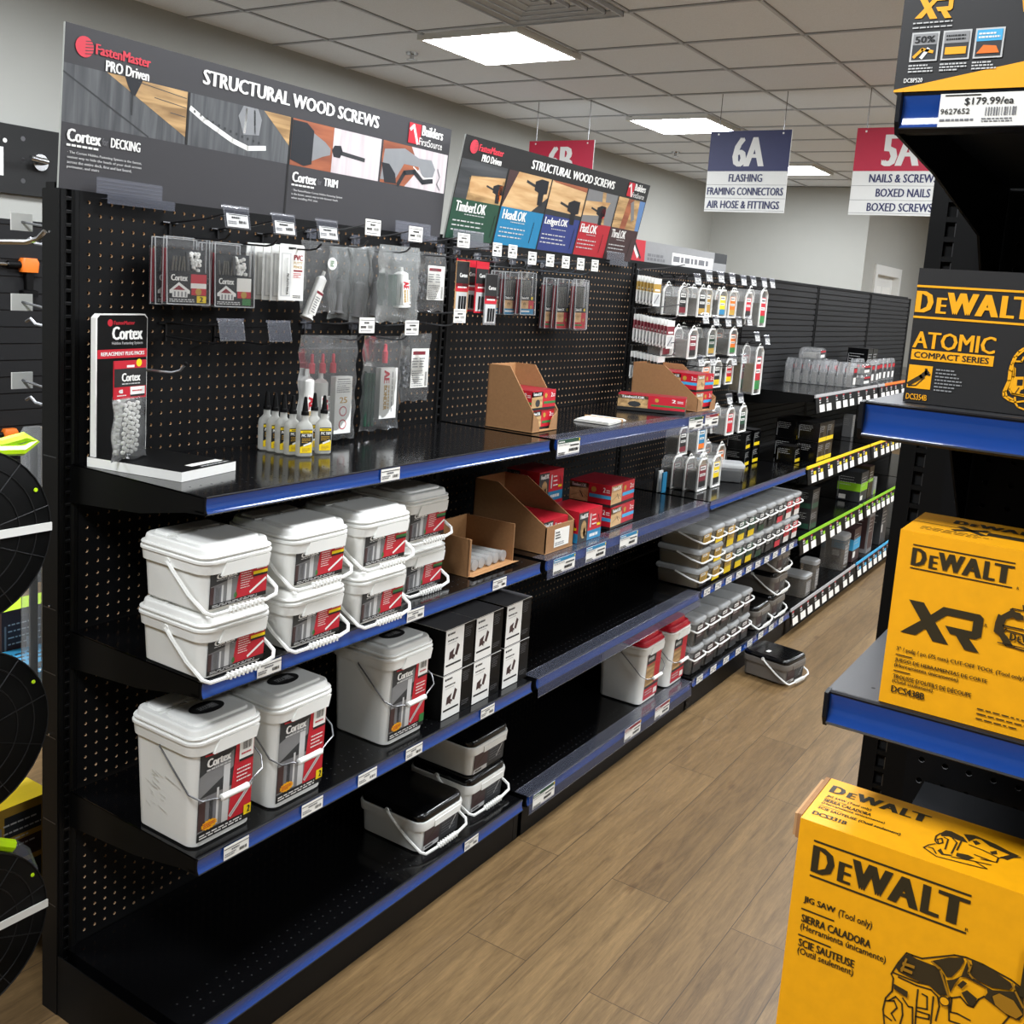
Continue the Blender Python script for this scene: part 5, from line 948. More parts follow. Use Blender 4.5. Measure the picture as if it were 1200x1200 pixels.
for P in [[(4.53, 5.39), (4.84, 5.33), (5.59, 5.33), (5.86, 5.11), (6.07, 4.41), (5.77, 4.29), (5.4, 4.49), (4.8, 4.5), (4.28, 4.55), (4.19, 4.66), (4.3, 5.03)], [(5.37, 5.49), (5.91, 5.87), (6.37, 6.08), (6.43, 5.97), (6.33, 5.61), (6.1, 5.16), (5.94, 5.09), (5.68, 5.37)], [(6.65, 6.1), (7.32, 6.06), (7.99, 5.83), (8.06, 5.69), (7.98, 5.54), (7.45, 5.38), (6.93, 5.44), (6.68, 5.55), (6.63, 5.75), (6.7, 5.95)], [(5.95, 4.98), (6.2, 5.13), (6.41, 5.37), (6.52, 6.01), (6.68, 5.49), (6.55, 5.38), (6.37, 5.29), (6.23, 4.94), (6.13, 4.55)], [(6.68, 5.49), (7.22, 5.35), (7.46, 5.3), (8.12, 5.55), (8.13, 5.83), (8.42, 5.75), (8.54, 4.82), (8.43, 4.55), (8.06, 4.58), (7.23, 4.91), (7.32, 5.12), (7.28, 5.27), (6.55, 5.38)], [(6.49, 4.73), (6.66, 4.92), (7.02, 4.75), (6.92, 4.39), (6.78, 4.38)], [(6.32, 4.96), (6.48, 5.23), (6.63, 5.18), (6.47, 4.89)], [(4.17, 4.03), (4.71, 3.94), (4.72, 3.68), (4.22, 3.82)]]: F.poly(P, 'tool_line'); F.k += .5
F.up(); F.poly([(7.49, 5.09), (7.69, 5.3), (8.16, 5.24), (8.51, 4.86), (8.33, 4.61), (7.96, 4.65), (7.62, 4.81)], 'tool_brown'); [F.poly(P, 'tool_brown') for P in [[(4.4, 5.04), (4.83, 5.06), (4.82, 4.94), (4.39, 4.92)], [(4.38, 4.83), (4.78, 4.81), (4.77, 4.69), (4.34, 4.7)]]]; F.circ(5.98, 4.17, .2, 'tool_line', 14); F.up(); F.circ(5.98, 4.17, .15, 'tool_yellow', 14)
for P in [[(4.51, 5.21), (4.4, 4.66)], [(5.37, 5.49), (5.69, 5.32), (6.1, 4.42)], [(6.51, 6.09), (6.67, 5.94), (6.62, 5.63), (6.78, 5.48)], [(8.04, 5.85), (8.16, 5.63), (8.49, 5.13)]]: F.line(P, .07, 'tool_brown')
F.rect(8.3, 5.5, 9.5, 7.3, 'tool_ink')
Ft = Face(b, (0, 0, 9.2), (0, -1, 0), (1, 0, 0), .012); dw_logo(Ft, .25, 2.9, 4.2, 3.6, 'tool_ink', False); Ft.text('JIG SAW (Tool only)', .3, 2.35, 2.1, 2.6, 'tool_ink', .035); Ft.text('SIERRA CALADORA', .3, 1.95, 2.2, 2.2, 'tool_ink', .05); Ft.text('(Herramienta únicamente)', .3, 1.65, 2.8, 1.88, 'tool_ink', .03); Ft.text('SCIE SAUTEUSE (Outil seulement)', .3, 1.15, 3.5, 1.42, 'tool_ink', .04); Ft.text('DCS331B', .25, .6, 1.6, .9, 'tool_ink', .06); Ft.rect(.3, 2.26, 1.2, 2.29, 'tool_ink'); Ft.rect(.3, 1.52, 1.2, 1.55, 'tool_ink')
[Ft.poly(P, 'tool_line') for P in [[(4.73, 2.49), (4.86, 2.86), (5.05, 2.92), (5.52, 2.75), (5.73, 2.42), (5.43, 2.37), (5.02, 2.43), (4.81, 2.25)], [(5.48, 3.02), (5.84, 3.22), (6.61, 3.05), (7.14, 2.81), (7.49, 2.72), (7.16, 2.07), (6.89, 2.12), (7.17, 2.55), (6.46, 2.73), (6.1, 3.03), (5.92, 2.98), (5.75, 2.54)], [(5.84, 2.71), (5.98, 2.83), (6.16, 2.68), (6.0, 2.45)], [(6.52, 2.3), (6.72, 2.55), (6.79, 2.28), (6.62, 2.14)], [(4.96, 1.28), (5.13, 0.95), (5.42, 1.09), (5.37, 0.95), (5.08, 0.81), (4.89, 1.03)], [(5.52, 1.37), (5.89, 1.48), (6.13, 1.4), (5.92, 1.04), (5.53, 1.09)]]]; Ft.up(); [Ft.line(P, .06, 'tool_line') for P in [[(4.74, 2.45), (4.64, 2.11), (4.67, 1.73), (4.79, 1.53)], [(4.43, 0.89), (4.94, 0.55), (6.44, 0.83), (6.63, 0.9), (6.17, 1.15), (5.41, 0.9)], [(4.43, 0.89), (4.54, 1.22), (4.72, 1.48)], [(4.9, 2.22), (5.07, 2.16), (5.11, 1.31)], [(5.19, 2.37), (5.39, 2.13), (5.37, 1.14)], [(5.51, 2.34), (5.49, 1.54)], [(5.8, 2.28), (6.31, 2.21), (6.87, 2.01), (6.85, 1.62), (6.34, 1.48)], [(6.09, 1.65), (6.7, 1.59)], [(6.17, 1.15), (6.71, 1.28)], [(6.87, 2.01), (7.54, 2.62)], [(4.73, 1.88), (4.85, 2.08), (4.95, 1.76), (4.83, 1.56), (4.73, 1.88)], [(4.57, 1.05), (4.72, 1.08), (4.9, 0.75)]]]; b.build('carton', t)
b = MB(); b.box(.25, 4.15, .02, .2, 8.2, 9.22, 'cardboard'); b.box(.4, 4.0, .2, .34, 8.2, 9.12, 'cardboard_edge'); b.build('open_flap', t)['label'] = 'raised brown cardboard end flap'

# ---------------------------------------------------------------- second bay: display boxes, red screw boxes, papers
def display_box(name_lab, w, d, h, lip, slope_y, loc, rz=0., tagged=False):
    """open-front cardboard display: tall back, raked sides, low lip"""
    t = thing('cardboard_display', name_lab, 'display box', loc, rz, 'cardboard display boxes on the shelves'); T = .13
    b = MB(); b.box(-w/2, w/2, -d, 0, 0, T, 'cardboard_in'); b.box(-w/2, w/2, -T, 0, T, h, 'cardboard', front='cardboard_in')
    for xa in (-w/2, w/2-T): b.prism([(0, T), (0, h), (slope_y, h), (-d, lip), (-d, T)], 'x', xa, xa+T, 'cardboard')
    b.prism([(-w/2, T), (-w/2, lip), (-w/2+w*.22, lip*.62), (-w/2+w*.3, T)], 'y', -d, -d+T, 'cardboard') if not tagged else b.box(-w/2, w/2, -d, -d+T, T, lip, 'cardboard')
    if not tagged: b.prism([(w/2, T), (w/2, lip), (w/2-w*.22, lip*.62), (w/2-w*.3, T)], 'y', -d, -d+T, 'cardboard')
    b.build('tray', t)
    if tagged:
        b = MB(); b.box(-w*.2, w*.32, -d-.04, -d-.01, .5, lip-.55, 'paper'); F = Face(b, (-w*.2, -d-.04, .5), **XZ); F.micro(.2, .9, 1.6, lip-1.3, 3, 'ink', .5, 2); F.micro(.2, .15, 2.4, .6, 2, 'ink_grey', .5, 3); b.build('shelf_label', t)
    return t
def screw_box(w, d, h, kind):
    """kind g: green band, b: blue foot, c: deck picture with blue band"""
    t = thing('screw_box', 'red screw box', 'box', (0, 0, 0)); b = MB(); b.box(-w/2, w/2, -d/2, d/2, 0, h, 'red', top='red_dark' if kind != 'b' else 'red')
    for O, u, L_, front in (((-w/2, -d/2, 0), (1, 0, 0), w, True), ((-w/2, d/2, 0), (0, -1, 0), d, False)):
        F = Face(b, O, u, (0, 0, 1)); dk = h*.12 if kind != 'b' else 0
        if kind == 'b':
            F.rect(L_*.0, 0, L_*.4, h*.95, 'photo_dark'); F.rect(L_*.4, 0, L_, h*.3, 'photo_blue'); F.up(); F.circ(L_*.22, h*.4, L_*.12, 'wood_tan', 10, h*.3); F.circ(L_*.26, h*.3, L_*.05, 'red_dark', 8, h*.16); F.text('HeadLOK', L_*.06, h*.76, L_*.38, h*.9, 'white', .05); F.rect(L_*.48, h*.4, L_*.53, h*.85, 'light_grey'); F.micro(L_*.58, h*.42, L_*.8, h*.85, 3, 'white', .3, 2); F.micro(L_*.5, h*.08, L_*.9, h*.2, 1, 'white', .8, 3); F.line([(L_*.84, h*.75), (L_*.93, h*.45)], .12, 'ink'); F.rect(L_*.8, h*.4, L_*.95, h*.48, 'yellow')
        else:
            pic = 'wood_light' if kind == 'c' else 'wood_tan'
            F.rect(0, 0, L_, dk, 'ink'); F.rect(0, dk, L_*.45, h*.94, pic); F.poly([(0, h*.66), (0, h*.94), (L_*.45, h*.94), (L_*.45, h*.72)], 'photo_dark'); F.up(); F.text('TimberLOK', L_*.05, h*.74, L_*.4, h*.9, 'white', .05)
            if kind == 'c': F.line([(L_*.05, h*.3), (L_*.3, h*.5), (L_*.45, h*.3)], .12, 'wood_tan'); F.rect(L_*.48, h*.36, L_, h*.52, 'cyan'); F.line([(L_*.25, h*.55), (L_*.33, h*.3)], .12, 'ink')
            else: F.circ(L_*.25, h*.35, L_*.1, 'photo_dark', 8, h*.2); F.rect(L_*.5, h*.3, L_, h*.42, 'green')
            F.circ(L_*.58, h*.72, min(L_*.07, h*.13), 'gold', 10); F.text('2', L_*.8, h*.64, L_*.86, h*.86, 'white', .05); F.micro(L_*.88, h*.62, L_*.97, h*.8, 2, 'white', .5)
    b.build('carton', t); return t
G_R = 'red screw boxes on the second bay shelves'
def setp(o, loc, rz, lab, g): o.location = Vector(loc)*S; o.rotation_euler[2] = rz; o['label'] = lab; o['group'] = g
display_box('tall cardboard display with two stacked red boxes on the top shelf', 5.7, 6.4, 7.3, 2.3, -2.9, (52.0, -6.0, ZA+.08), .02)
a = screw_box(5.2, 5.0, 2.25, 'g'); setp(a, (52.2, -9.4, ZA+.25), 0, 'lower red box in the tall cardboard display', G_R); dup(a, (52.1, -9.5, ZA+2.55), 0, 'upper red box in the tall cardboard display', G_R)
display_box('wide cardboard display at the far end of the top shelf with four red boxes', 6.3, 11.2, 6.3, 1.9, -5.2, (94.6, -3.6, ZA+.08), -.03)
b = screw_box(5.8, 4.9, 2.6, 'c'); n = 0
for j in range(2):
    for i in range(2):
        lab = '%s red box at the %s of the wide cardboard display' % (('lower', 'upper')[j], ('front', 'back')[i]); loc = (94.6-.1*i, -11.7+5.0*i, ZA+.25+2.65*j)
        if n == 0: setp(b, loc, -.03, lab, G_R)
        else: dup(b, loc, -.03, lab, G_R)
        n += 1
t = screw_box(3.3, 9.6, 2.1, 'g'); setp(t, (84.9, -10.3, ZA+.3), .36, 'long flat red box lying in front of the wide cardboard display', G_R)
pb = MB(); pb.box(-1.66, 1.66, -4.82, 4.82, -.22, 0, 'ink'); pb.build('tray_edge', t)
t = thing('paper_bundle', 'flat bundle of white papers held by a tan rubber band on the top shelf', 'paper', (67.0, -11.6, ZA+.08), .12)
b = MB()
for k in range(5): b.prism([(-3.1+.12*(k % 2), -2.5+.1*(k % 3)), (2.9-.1*k, -2.6+.12*((k+1) % 3)), (3.0-.05*k, 2.3), (-2.8, 2.5-.1*k)], 'z', .07*k, .07*k+.055, 'paper')
b.build('sheets', t); MB().box(1.2, 1.4, -2.66, 2.66, -.02, .42, 'cardboard_edge').build('rubber_band', t)
display_box('deep cardboard display with a white shelf label on the middle shelf', 6.4, 10.4, 7.4, 3.2, -3.4, (53.1, -4.6, ZBk+.08), .0, True)
a = screw_box(5.6, 4.6, 3.5, 'b'); setp(a, (53.1, -12.0, ZBk+.3), 0, 'front red box in the deep cardboard display', G_R); dup(a, (53.0, -7.3, ZBk+.3), 0, 'rear red box in the deep cardboard display', G_R)
a = screw_box(5.8, 4.8, 3.9, 'b'); setp(a, (60.3, -12.6, ZBk+.08), 0, 'red box with a blue foot standing right of the deep cardboard display', G_R)
dup(a, (60.0, -6.9, ZBk+.08), 0, 'lower of two red blue-footed boxes at the back of the middle shelf', G_R); dup(a, (60.0, -6.8, ZBk+4.02), 0, 'upper of two red blue-footed boxes at the back of the middle shelf', G_R)
a = screw_box(7.4, 6.0, 2.9, 'c'); setp(a, (70.4, -11.2, ZBk+.08), .06, 'lower red box with a deck picture in the stack of two', G_R); dup(a, (70.2, -11.1, ZBk+3.02), .06, 'upper red box with a deck picture in the stack of two', G_R)
# open box of clear tubes at the end of the first bay
t = thing('open_carton', 'open brown cardboard box holding clear tubes on the middle shelf', 'box', (40.4, -7.4, ZBk+.05), .02); T = .13
b = MB(); b.box(-4.4, 4.4, -6.6, 0, 0, T, 'cardboard_in'); b.box(-4.4, 4.4, -T, 0, T, 4.3, 'cardboard', front='cardboard_in'); b.box(-4.4, -4.4+T, -6.6, 0, T, 4.1, 'cardboard'); b.box(4.4-T, 4.4, -6.6, 0, T, 4.3, 'cardboard'); b.box(-4.4, -4.0, -6.6, -6.6+T, T, 4.0, 'cardboard'); b.add([(-4.4, -6.6, .1), (4.4, -6.6, .1), (4.5, -7.4, .25), (-4.4, -7.3, .2)], [(0, 3, 2, 1)], 'cardboard_in'); b.build('tray', t)
t = thing('clear_tube', 'clear tube', 'tube', (0, 0, 0)); clear('tube_clear', 'e2e4e4', .5, .9, .1); b = MB(); b.lathe([(.02, -2.6), (.6, -2.58), (.62, -2.3), (.56, -2.25), (.56, 2.2), (.62, 2.25), (.6, 2.5), (.02, 2.52)], 'tube_clear', 16, axis='y'); b.build('barrel', t); b = MB(); b.lathe([(.02, -1.6), (.5, -1.58), (.5, 1.4), (.02, 1.42)], 'white_plastic', 12, axis='y'); b.build('filling', t)
for k in range(5):
    loc = (38.2+1.3*k, -10.9+.1*(k % 2), ZBk+.85); lab = 'clear tube lying in the open brown box, %s from the left' % ('first', 'second', 'third', 'fourth', 'fifth')[k]
    if k == 0: setp(t, loc, .0, lab, 'clear tubes in the open brown box')
    else: dup(t, loc, .03*k, lab, 'clear tubes in the open brown box')
# red lidded tubs on the bottom deck
G_RL = 'red lidded tubs on the bottom deck'
def rl_label(F, w, h):
    F.rect(0, 0, w, h, 'red'); F.up(); F.rect(0, h*.78, w*.62, h, 'photo_dark'); F.rect(0, h*.3, w*.6, h*.76, 'wood_tan'); F.rect(0, h*.24, w, h*.3, 'photo_dark'); F.rect(w*.7, h*.04, w*.95, h*.16, 'paper'); F.up(); F.micro(w*.08, h*.84, w*.5, h*.93, 1, 'light_grey', .8); F.micro(w*.08, h*.08, w*.6, h*.2, 2, 'light_grey', .4); F.rect(w*.1, h*.45, w*.5, h*.5, 'wood_light')
t = big_tub('', 'red', 2.95, 3.35, 8.9, False); front_label(t, rl_label, 2.95, 3.35, 4.6, 7.0, .5, .3/8, -1.9); setp(t, (83.5, -11.2, ZD+.1), 0, 'tall white tub with a red lid, left of the pair on the bottom deck', G_RL)
dup(t, (92.5, -11.4, ZD+.1), 0, 'tall white tub with a red lid, right of the pair, beside the clear tubs', G_RL)

# ---------------------------------------------------------------- third bay: hanging cards, bit packs, tubs
def thin_card(m): 
    t = thing('flat_card', 'card', 'hang card', (0, 0, 0)); b = MB(); b.box(-1.3, 1.3, -.06, .06, -4.3, 0, 'white_plastic'); F = Face(b, (-1.3, -.06, -4.3), **XZ); F.rect(.02, 2.1, 2.58, 3.4, m); F.rect(.3, .3, 2.3, 1.9, 'light_grey'); F.up(); F.rect(.4, 2.3, 2.2, 2.6, 'white'); F.line([(.6, .5), (1.9, 1.7)], .25, 'ink_grey')
    F = Face(b, (-1.3, .06, -4.3), (0, -1, 0), (0, 0, 1)); F.rect(0, 2.1, .12, 3.4, m); F.rect(.0, 0, .12, .3, 'ink'); b.build('card', t); return t
WORD = ('first', 'second', 'third', 'fourth', 'fifth', 'sixth', 'seventh', 'eighth', 'ninth', 'tenth', 'eleventh', 'twelfth')
for z, cnt, m, row in ((67.5, 6, 'gold', 'top'), (61.5, 11, 'maroon', 'middle'), (55.7, 9, 'ink', 'lower')):
    peg_hook(97.2, z+.9, 'peg hook carrying the %s row of flat cards, third bay' % row, 'bare')
    p_ = thin_card(m)
    for k in range(cnt):
        lab = 'flat hanging card, %s from the board in the %s row of the third bay' % (WORD[k], row); loc = (97.2-.05*k, -.7-.6*k, z-.06*k)
        if k == 0: setp(p_, loc, 0, lab, 'flat cards hanging in the third bay')
        else: dup(p_, loc, 0, lab, 'flat cards hanging in the third bay')
PK = {}
def bit_pack(col1, col2, w=3.3, h=4.5, d=2.4, fill='screws'):
    k = (col1, col2, w, h, d, fill)
    if k in PK: return PK[k], False
    t = thing('bit_pack', 'pack', 'hang pack', (0, 0, 0)); c = w*.22; O = [(-w/2, -h), (w/2, -h), (w/2, -c), (w/2-c, 0), (-w/2+c, 0), (-w/2, -c)]
    b = MB(); b.prism(O, 'y', -d/2, d/2, 'tub_clear'); b.build('case', t)
    b = MB(); P = [(x, -d/2-.05, z) for x, z in O]; b.tube(P, .2, 'white_plastic', 6, True); b.tube([(-.5, -d/2, 0), (-.45, -d/2, .45), (.1, -d/2, .65), (.55, -d/2, .4)], .1, 'white_plastic', 6); b.build('frame', t)
    b = MB(); b.box(-w*.36, w*.38, -d/2-.06, -d/2-.03, -h*.9, -h*.2, col1); F = Face(b, (-w*.36, -d/2-.06, -h*.9), **XZ); W1, H1 = w*.74, h*.7; F.rect(W1*.1, H1*.78, W1*.9, H1*.97, 'white'); F.rect(W1*.1, H1*.5, W1*.9, H1*.62, 'white'); F.rect(0, 0, W1, H1*.28, col2); F.up(); F.micro(W1*.15, H1*.82, W1*.8, H1*.93, 1, 'ink', .6); F.micro(W1*.15, H1*.53, W1*.8, H1*.59, 1, 'ink', .6); b.build('label', t)
    b = MB(); b.box(-w*.45, w*.45, -d*.4, d*.42, -h*.96, -h*.36, fill); b.build('screws', t); PK[k] = t; return t, True
G_P = 'bit packs hanging in the third bay'; npk = 0
def put_pack(x, y, z, lab, *a, **kw):
    t, new = bit_pack(*a, **kw)
    if new: setp(t, (x, y, z), 0, lab, G_P)
    else: dup(t, (x, y, z), 0, lab, G_P)
COLN = dict(ink='black', gold='gold', yellow='yellow', orange='orange', red='red', maroon='maroon', green='green', photo_green='dark green', photo_blue='blue')
def rowset(row, z, items):
    for (x, cnt, y0, c1, c2, kw) in items:
        for k in range(cnt):
            nm = 'front' if k == 0 else ('second' if k == 1 else 'third')
            put_pack(x-.25*k, y0+2.55*k, z+.05*k, '%s bit pack, %s row of the third bay, %s on its hook' % (COLN[c1]+(' and '+COLN[c2] if c2 != c1 else ''), row, nm), c1, c2, **kw)
rowset('top', 66.2, [(102.2, 2, -4.6, 'ink', 'maroon', {}), (106.6, 2, -6.0, 'ink', 'gold', {}), (112.2, 2, -4.6, 'gold', 'gold', {}), (117.8, 2, -5.0, 'yellow', 'photo_blue', {}), (122.4, 2, -5.0, 'orange', 'gold', {}), (127.5, 2, -6.0, 'red', 'ink', {})])
rowset('top', 66.9, [(135.2, 2, -6.0, 'red', 'green', dict(h=6.6, fill='screws_grey'))])
rowset('middle', 59.6, [(98.9, 1, -4.0, 'maroon', 'maroon', {}), (102.6, 2, -6.8, 'maroon', 'ink', {}), (114.7, 3, -5.0, 'photo_green', 'gold', {}), (124.4, 2, -5.0, 'orange', 'green', {})])
rowset('lower', 56.4, [(136.4, 2, -6.0, 'red', 'green', dict(h=8.8, w=3.6, d=2.2, fill='screws_tan'))])
rowset('lower', 54.0, [(114.5, 1, -4.6, 'orange', 'orange', {}), (119.5, 2, -4.6, 'ink', 'yellow', {}), (129.2, 1, -3.0, 'red', 'yellow', {})])
rowset('fourth', 46.1, [(119.4, 2, -7.9, 'red', 'red', {}), (125.4, 1, -7.9, 'photo_green', 'ink', {})])
rowset('fourth', 43.2, [(107.8, 1, -4.5, 'ink', 'maroon', {}), (114.5, 1, -5.0, 'photo_blue', 'orange', {})])
rowset('lowest', 39.2, [(121.6, 2, -6.0, 'orange', 'red', dict(h=4.7))])
for k, (x, y, c1, c2, lab) in enumerate(((103.2, -10.6, 'maroon', 'ink', 'maroon bit pack standing in front on the middle shelf of the third bay'), (102.7, -8.6, 'maroon', 'ink', 'maroon bit pack second in its row on the middle shelf'), (102.2, -6.6, 'maroon', 'ink', 'maroon bit pack third in its row on the middle shelf'),
                                         (108.5, -10.8, 'yellow', 'ink', 'yellow bit pack standing in front on the middle shelf of the third bay'), (108.4, -8.4, 'yellow', 'ink', 'yellow bit pack behind the front one on the middle shelf'))):
    put_pack(x, y, ZBk+5.15, lab, c1, c2, h=5.0, w=3.7 if k < 3 else 3.3, d=1.9)
tubing = thing('hook_bundle', 'bundle of black and white hang tabs at the left of the middle shelf', 'hang tabs', (96.3, -6.3, ZBk+.05)); b = MB()
for k in range(3): b.box(-.6, .9, -.5-.7*k, -.3-.7*k, 0, 3.6-.2*k, ('ink', 'white_plastic', 'photo_blue')[k])
b.build('cards', tubing)
for i, (x, z) in enumerate(((101.6, 67.4), (106, 68.1), (111, 68.2), (116, 68.2), (121.3, 68.1), (126.1, 68.2), (131.6, 68.2), (136, 68.2), (93.6-.4+13, 61.4), (110.7, 61.1), (116, 61), (121, 61), (126.1, 61.2), (130.9, 58.4), (136.4, 57.8), (106.1, 54.5), (110.9, 54.5), (120.5, 54.3), (125.2, 54.5), (120.3, 47.6), (125.8, 47.4))):
    rowname = 'top' if z > 65 else ('second' if z > 60 else ('third' if z > 56 else ('fourth' if z > 50 else 'lowest')))
    j = {'top': i, 'second': i-8, 'third': i-13, 'fourth': i-15, 'lowest': i-19}[rowname]
    HK = i; peg_hook(x, z, 'clear-flapped hook, %s from the left in the %s hook row, third bay' % (WORD[j], rowname), 'clear', lift=.2)
# clear tubs with screws
TB = {}
def clear_tub(w, d, h, col, col2, fill, strap=True):
    k = (w, d, h, col, col2, fill, strap)
    if k in TB: return TB[k], False
    t = thing('clear_tub', 'tub', 'tub', (0, 0, 0)); hx, hy = w/2-.35, d/2-.35
    b = MB(); b.loft([(0, hx-.2, hy-.2, .4), (.1, hx-.1, hy-.1, .5), (h-.55, hx+.15, hy+.15, .55)], 'tub_clear', 3, top=False); b.build('body', t)
    b = MB(); b.loft([(.08, hx-.25, hy-.25, .4), (h*.62, hx-.02, hy-.02, .5)], fill, 3); b.build('screws', t)
    b = MB(); b.loft([(h-.75, hx+.25, hy+.25, .6), (h-.55, hx+.35, hy+.35, .65), (h-.2, hx+.3, hy+.3, .65), (h-.05, hx+.15, hy+.15, .6), (h, hx, hy, .5)], 'tub_lid', 3); b.build('lid', t)
    b = MB(); F = Face(b, (-w*.33, -hy-.12, h*.06), (1, 0, 0), Vector((0, -.2/h, 1)).normalized(), .012); F.k = 2; a, c = w*.66, h*.72
    F.rect(0, 0, a, c, col); F.up(); F.rect(a*.1, c*.78, a*.7, c*.95, 'white'); F.rect(0, 0, a, c*.34, col2); F.up(); F.micro(a*.1, c*.42, a*.9, c*.72, 3, 'ink' if col not in ('ink', 'photo_brown', 'photo_dark') else 'light_grey', .35, 3); F.micro(a*.15, c*.82, a*.6, c*.92, 1, 'ink', .6); b.build('label', t)
    if strap:
        X, Y, z0 = hx+.4, hy+.45, h-.7; b = MB(); b.tube([(-X, .2, z0), (-X-.05, -Y*.6, z0-.8), (-X+.1, -Y-.1, z0-1.15), (-X+.6, -Y-.25, z0-1.2), (X-.6, -Y-.25, z0-1.15), (X-.1, -Y-.1, z0-1.0), (X+.05, -Y*.6, z0-.6), (X, .2, z0)], .14, 'white_plastic', 6); b.build('handle', t)
    TB[k] = t; return t, True
G_CT = 'clear tubs of screws in the third bay'
def put_tub(x, y, z, lab, *a):
    t, new = clear_tub(*a)
    if new: setp(t, (x, y, z), 0, lab, G_CT)
    else: dup(t, (x, y, z), 0, lab, G_CT)
cols = [(97.7, 3, 'gold', 'ink'), (102.9, 3, 'gold', 'yellow'), (107.9, 2, 'gold', 'yellow'), (112.7, 2, 'photo_green', 'yellow'), (117.5, 2, 'photo_green', 'yellow'), (122.5, 2, 'ink', 'photo_green'), (127.5, 2, 'ink', 'photo_dark'), (132.5, 2, 'ink', 'red_logo'), (137.4, 2, 'red', 'white'), (142.2, 2, 'red', 'white')]
for i, (x, n, c1, c2) in enumerate(cols):
    h = 3.05 if n == 3 else 4.55
    for j in range(n):
        lev = ('bottom', 'middle', 'top')[j] if n == 3 else ('lower', 'upper')[j]
        put_tub(x, -12.0, ZC+.08+(h+.03)*j, '%s clear screw tub in the %s column of the upper tub shelf' % (lev, WORD[i]), 4.45, 7.6, h, c1, c2, 'screws_tan' if i < 3 else 'screws')
for i in range(5):
    for j in range(2): put_tub(99.0+5.2*i, -11.8, ZD+.08+4.6*j, '%s clear tub with a brown label in the %s column on the deck' % (('lower', 'upper')[j], WORD[i]), 4.8, 7.8, 4.55, 'photo_brown', 'photo_dark', 'screws')
t, _ = clear_tub(4.6, 6.5, 3.2, 'paper', 'light_grey', 'photo_dark', False); setp(t, (115.8, -10.4, ZBk+.08), .5, 'small clear tub standing alone on the middle shelf of the third bay', G_CT)
# dark pails
mat('pail_grey', '6a655f', .35)
def pail():
    t = low_tub(); 
    for ch in kids(t):
        if ch.name.split('.')[0] == 'body': ch.data.materials[0] = MATS['pail_grey']
    return t
G_D = 'dark pails with black lids and white handles'
p_ = pail(); setp(p_, (138.6, -11.0, ZD+.08), 0, 'dark pail with a black lid, bottom of the stack of three', G_D); dup(p_, (138.7, -11.0, ZD+4.5), 0, 'dark pail with a black lid, middle of the stack of three', G_D); dup(p_, (138.8, -11.0, ZD+8.92), 0, 'dark pail with a black lid, top of the stack of three', G_D)
dup(p_, (129.6, -11.2, ZD+.08), 0, 'single dark pail on the deck between the clear tubs and the stack', G_D)
fp = dup(p_, (121.6, -20.9, .32), -.16, 'dark pail with a black lid standing on the wood floor', G_D)
b = MB(); b.box(-1.9, -.9, .2, .8, 4.34, 4.38, 'paper'); b.build('sticker', fp)

# ---------------------------------------------------------------- far bays: clear cases, black and yellow cartons, green and blue ones
def simple_box(w, d, h, body, top, bands, side=True):
    b = MB(); b.box(-w/2, w/2, -d/2, d/2, 0, h, body, top=top)
    for O, u, L_ in (((-w/2, -d/2, 0), (1, 0, 0), w), ((-w/2, d/2, 0), (0, -1, 0), d)):
        F = Face(b, O, u, (0, 0, 1))
        for (x0, y0, x1, y1, m) in (bands if side or u[0] else []): F.rect(L_*x0, h*y0, L_*x1, h*y1, m)
        F.up(); F.micro(L_*.1, h*.5, L_*.8, h*.85, 4, 'light_grey', .2, int(w*7)); F.rect(L_*.04, h*.1, L_*.07, h*.8, 'grey')
    return b
def many(name, cat, b, spots, group, parts=None):
    """one mesh kind, several things"""
    first = None
    for (loc, rz, lab) in spots:
        if first is None: first = tag(b.build(name), lab, cat, group); first.location = Vector(loc)*S; first.rotation_euler[2] = rz
        else: o = first.copy(); COL.objects.link(o); o.location = Vector(loc)*S; o.rotation_euler[2] = rz; o['label'] = lab
clear('case_clear', 'f2f4f5', .2, .9, .1)
def case(w, d, h):
    t = thing('clear_case', 'case', 'case', (0, 0, 0)); b = MB(); b.loft([(0, w/2, d/2, .2), (h*.75, w/2, d/2, .3), (h*.93, w*.42, d*.42, .3), (h, w*.35, d*.35, .25)], 'case_clear', 3); b.build('shell', t); b = MB(); b.box(-w*.4, w*.4, -d*.3, d*.3, .1, h*.5, 'screws_grey'); b.box(-w*.38, w*.38, -d/2-.03, -d/2, h*.1, h*.8, 'photo_dark'); F = Face(b, (-w*.38, -d/2-.03, h*.1), **XZ); F.rect(.1, h*.5, w*.7, h*.66, 'red'); F.rect(.1, .1, w*.6, h*.3, 'paper'); b.build('contents', t); return t
G_CC = 'clear cases on the top far shelf'; c_ = case(3.4, 1.7, 5.3)
for k in range(8):
    loc = (171.0+.45*k, -2.2-1.75*k, ZA+.08); lab = 'upright clear case, %s from the back in the near row' % WORD[k]
    if k == 0: setp(c_, loc, .0, lab, G_CC)
    else: dup(c_, loc, 0, lab, G_CC)
for k in range(4): dup(c_, (178.4+.2*k, -3.2-1.9*k, ZA+.08), 0, 'upright clear case, %s from the back in the second row' % WORD[k], G_CC)
for k in range(4): dup(c_, (193.6+4.4*(k % 2), -13.4+3.5*(k//2), ZA+.08), 0, 'upright clear case in the far cluster, %s from the edge' % WORD[k], G_CC)
for k in range(4): dup(c_, (204+4.2*k, -12.6, ZA+.08), 0, 'upright clear case in the far edge row, %s from left' % WORD[k], G_CC)
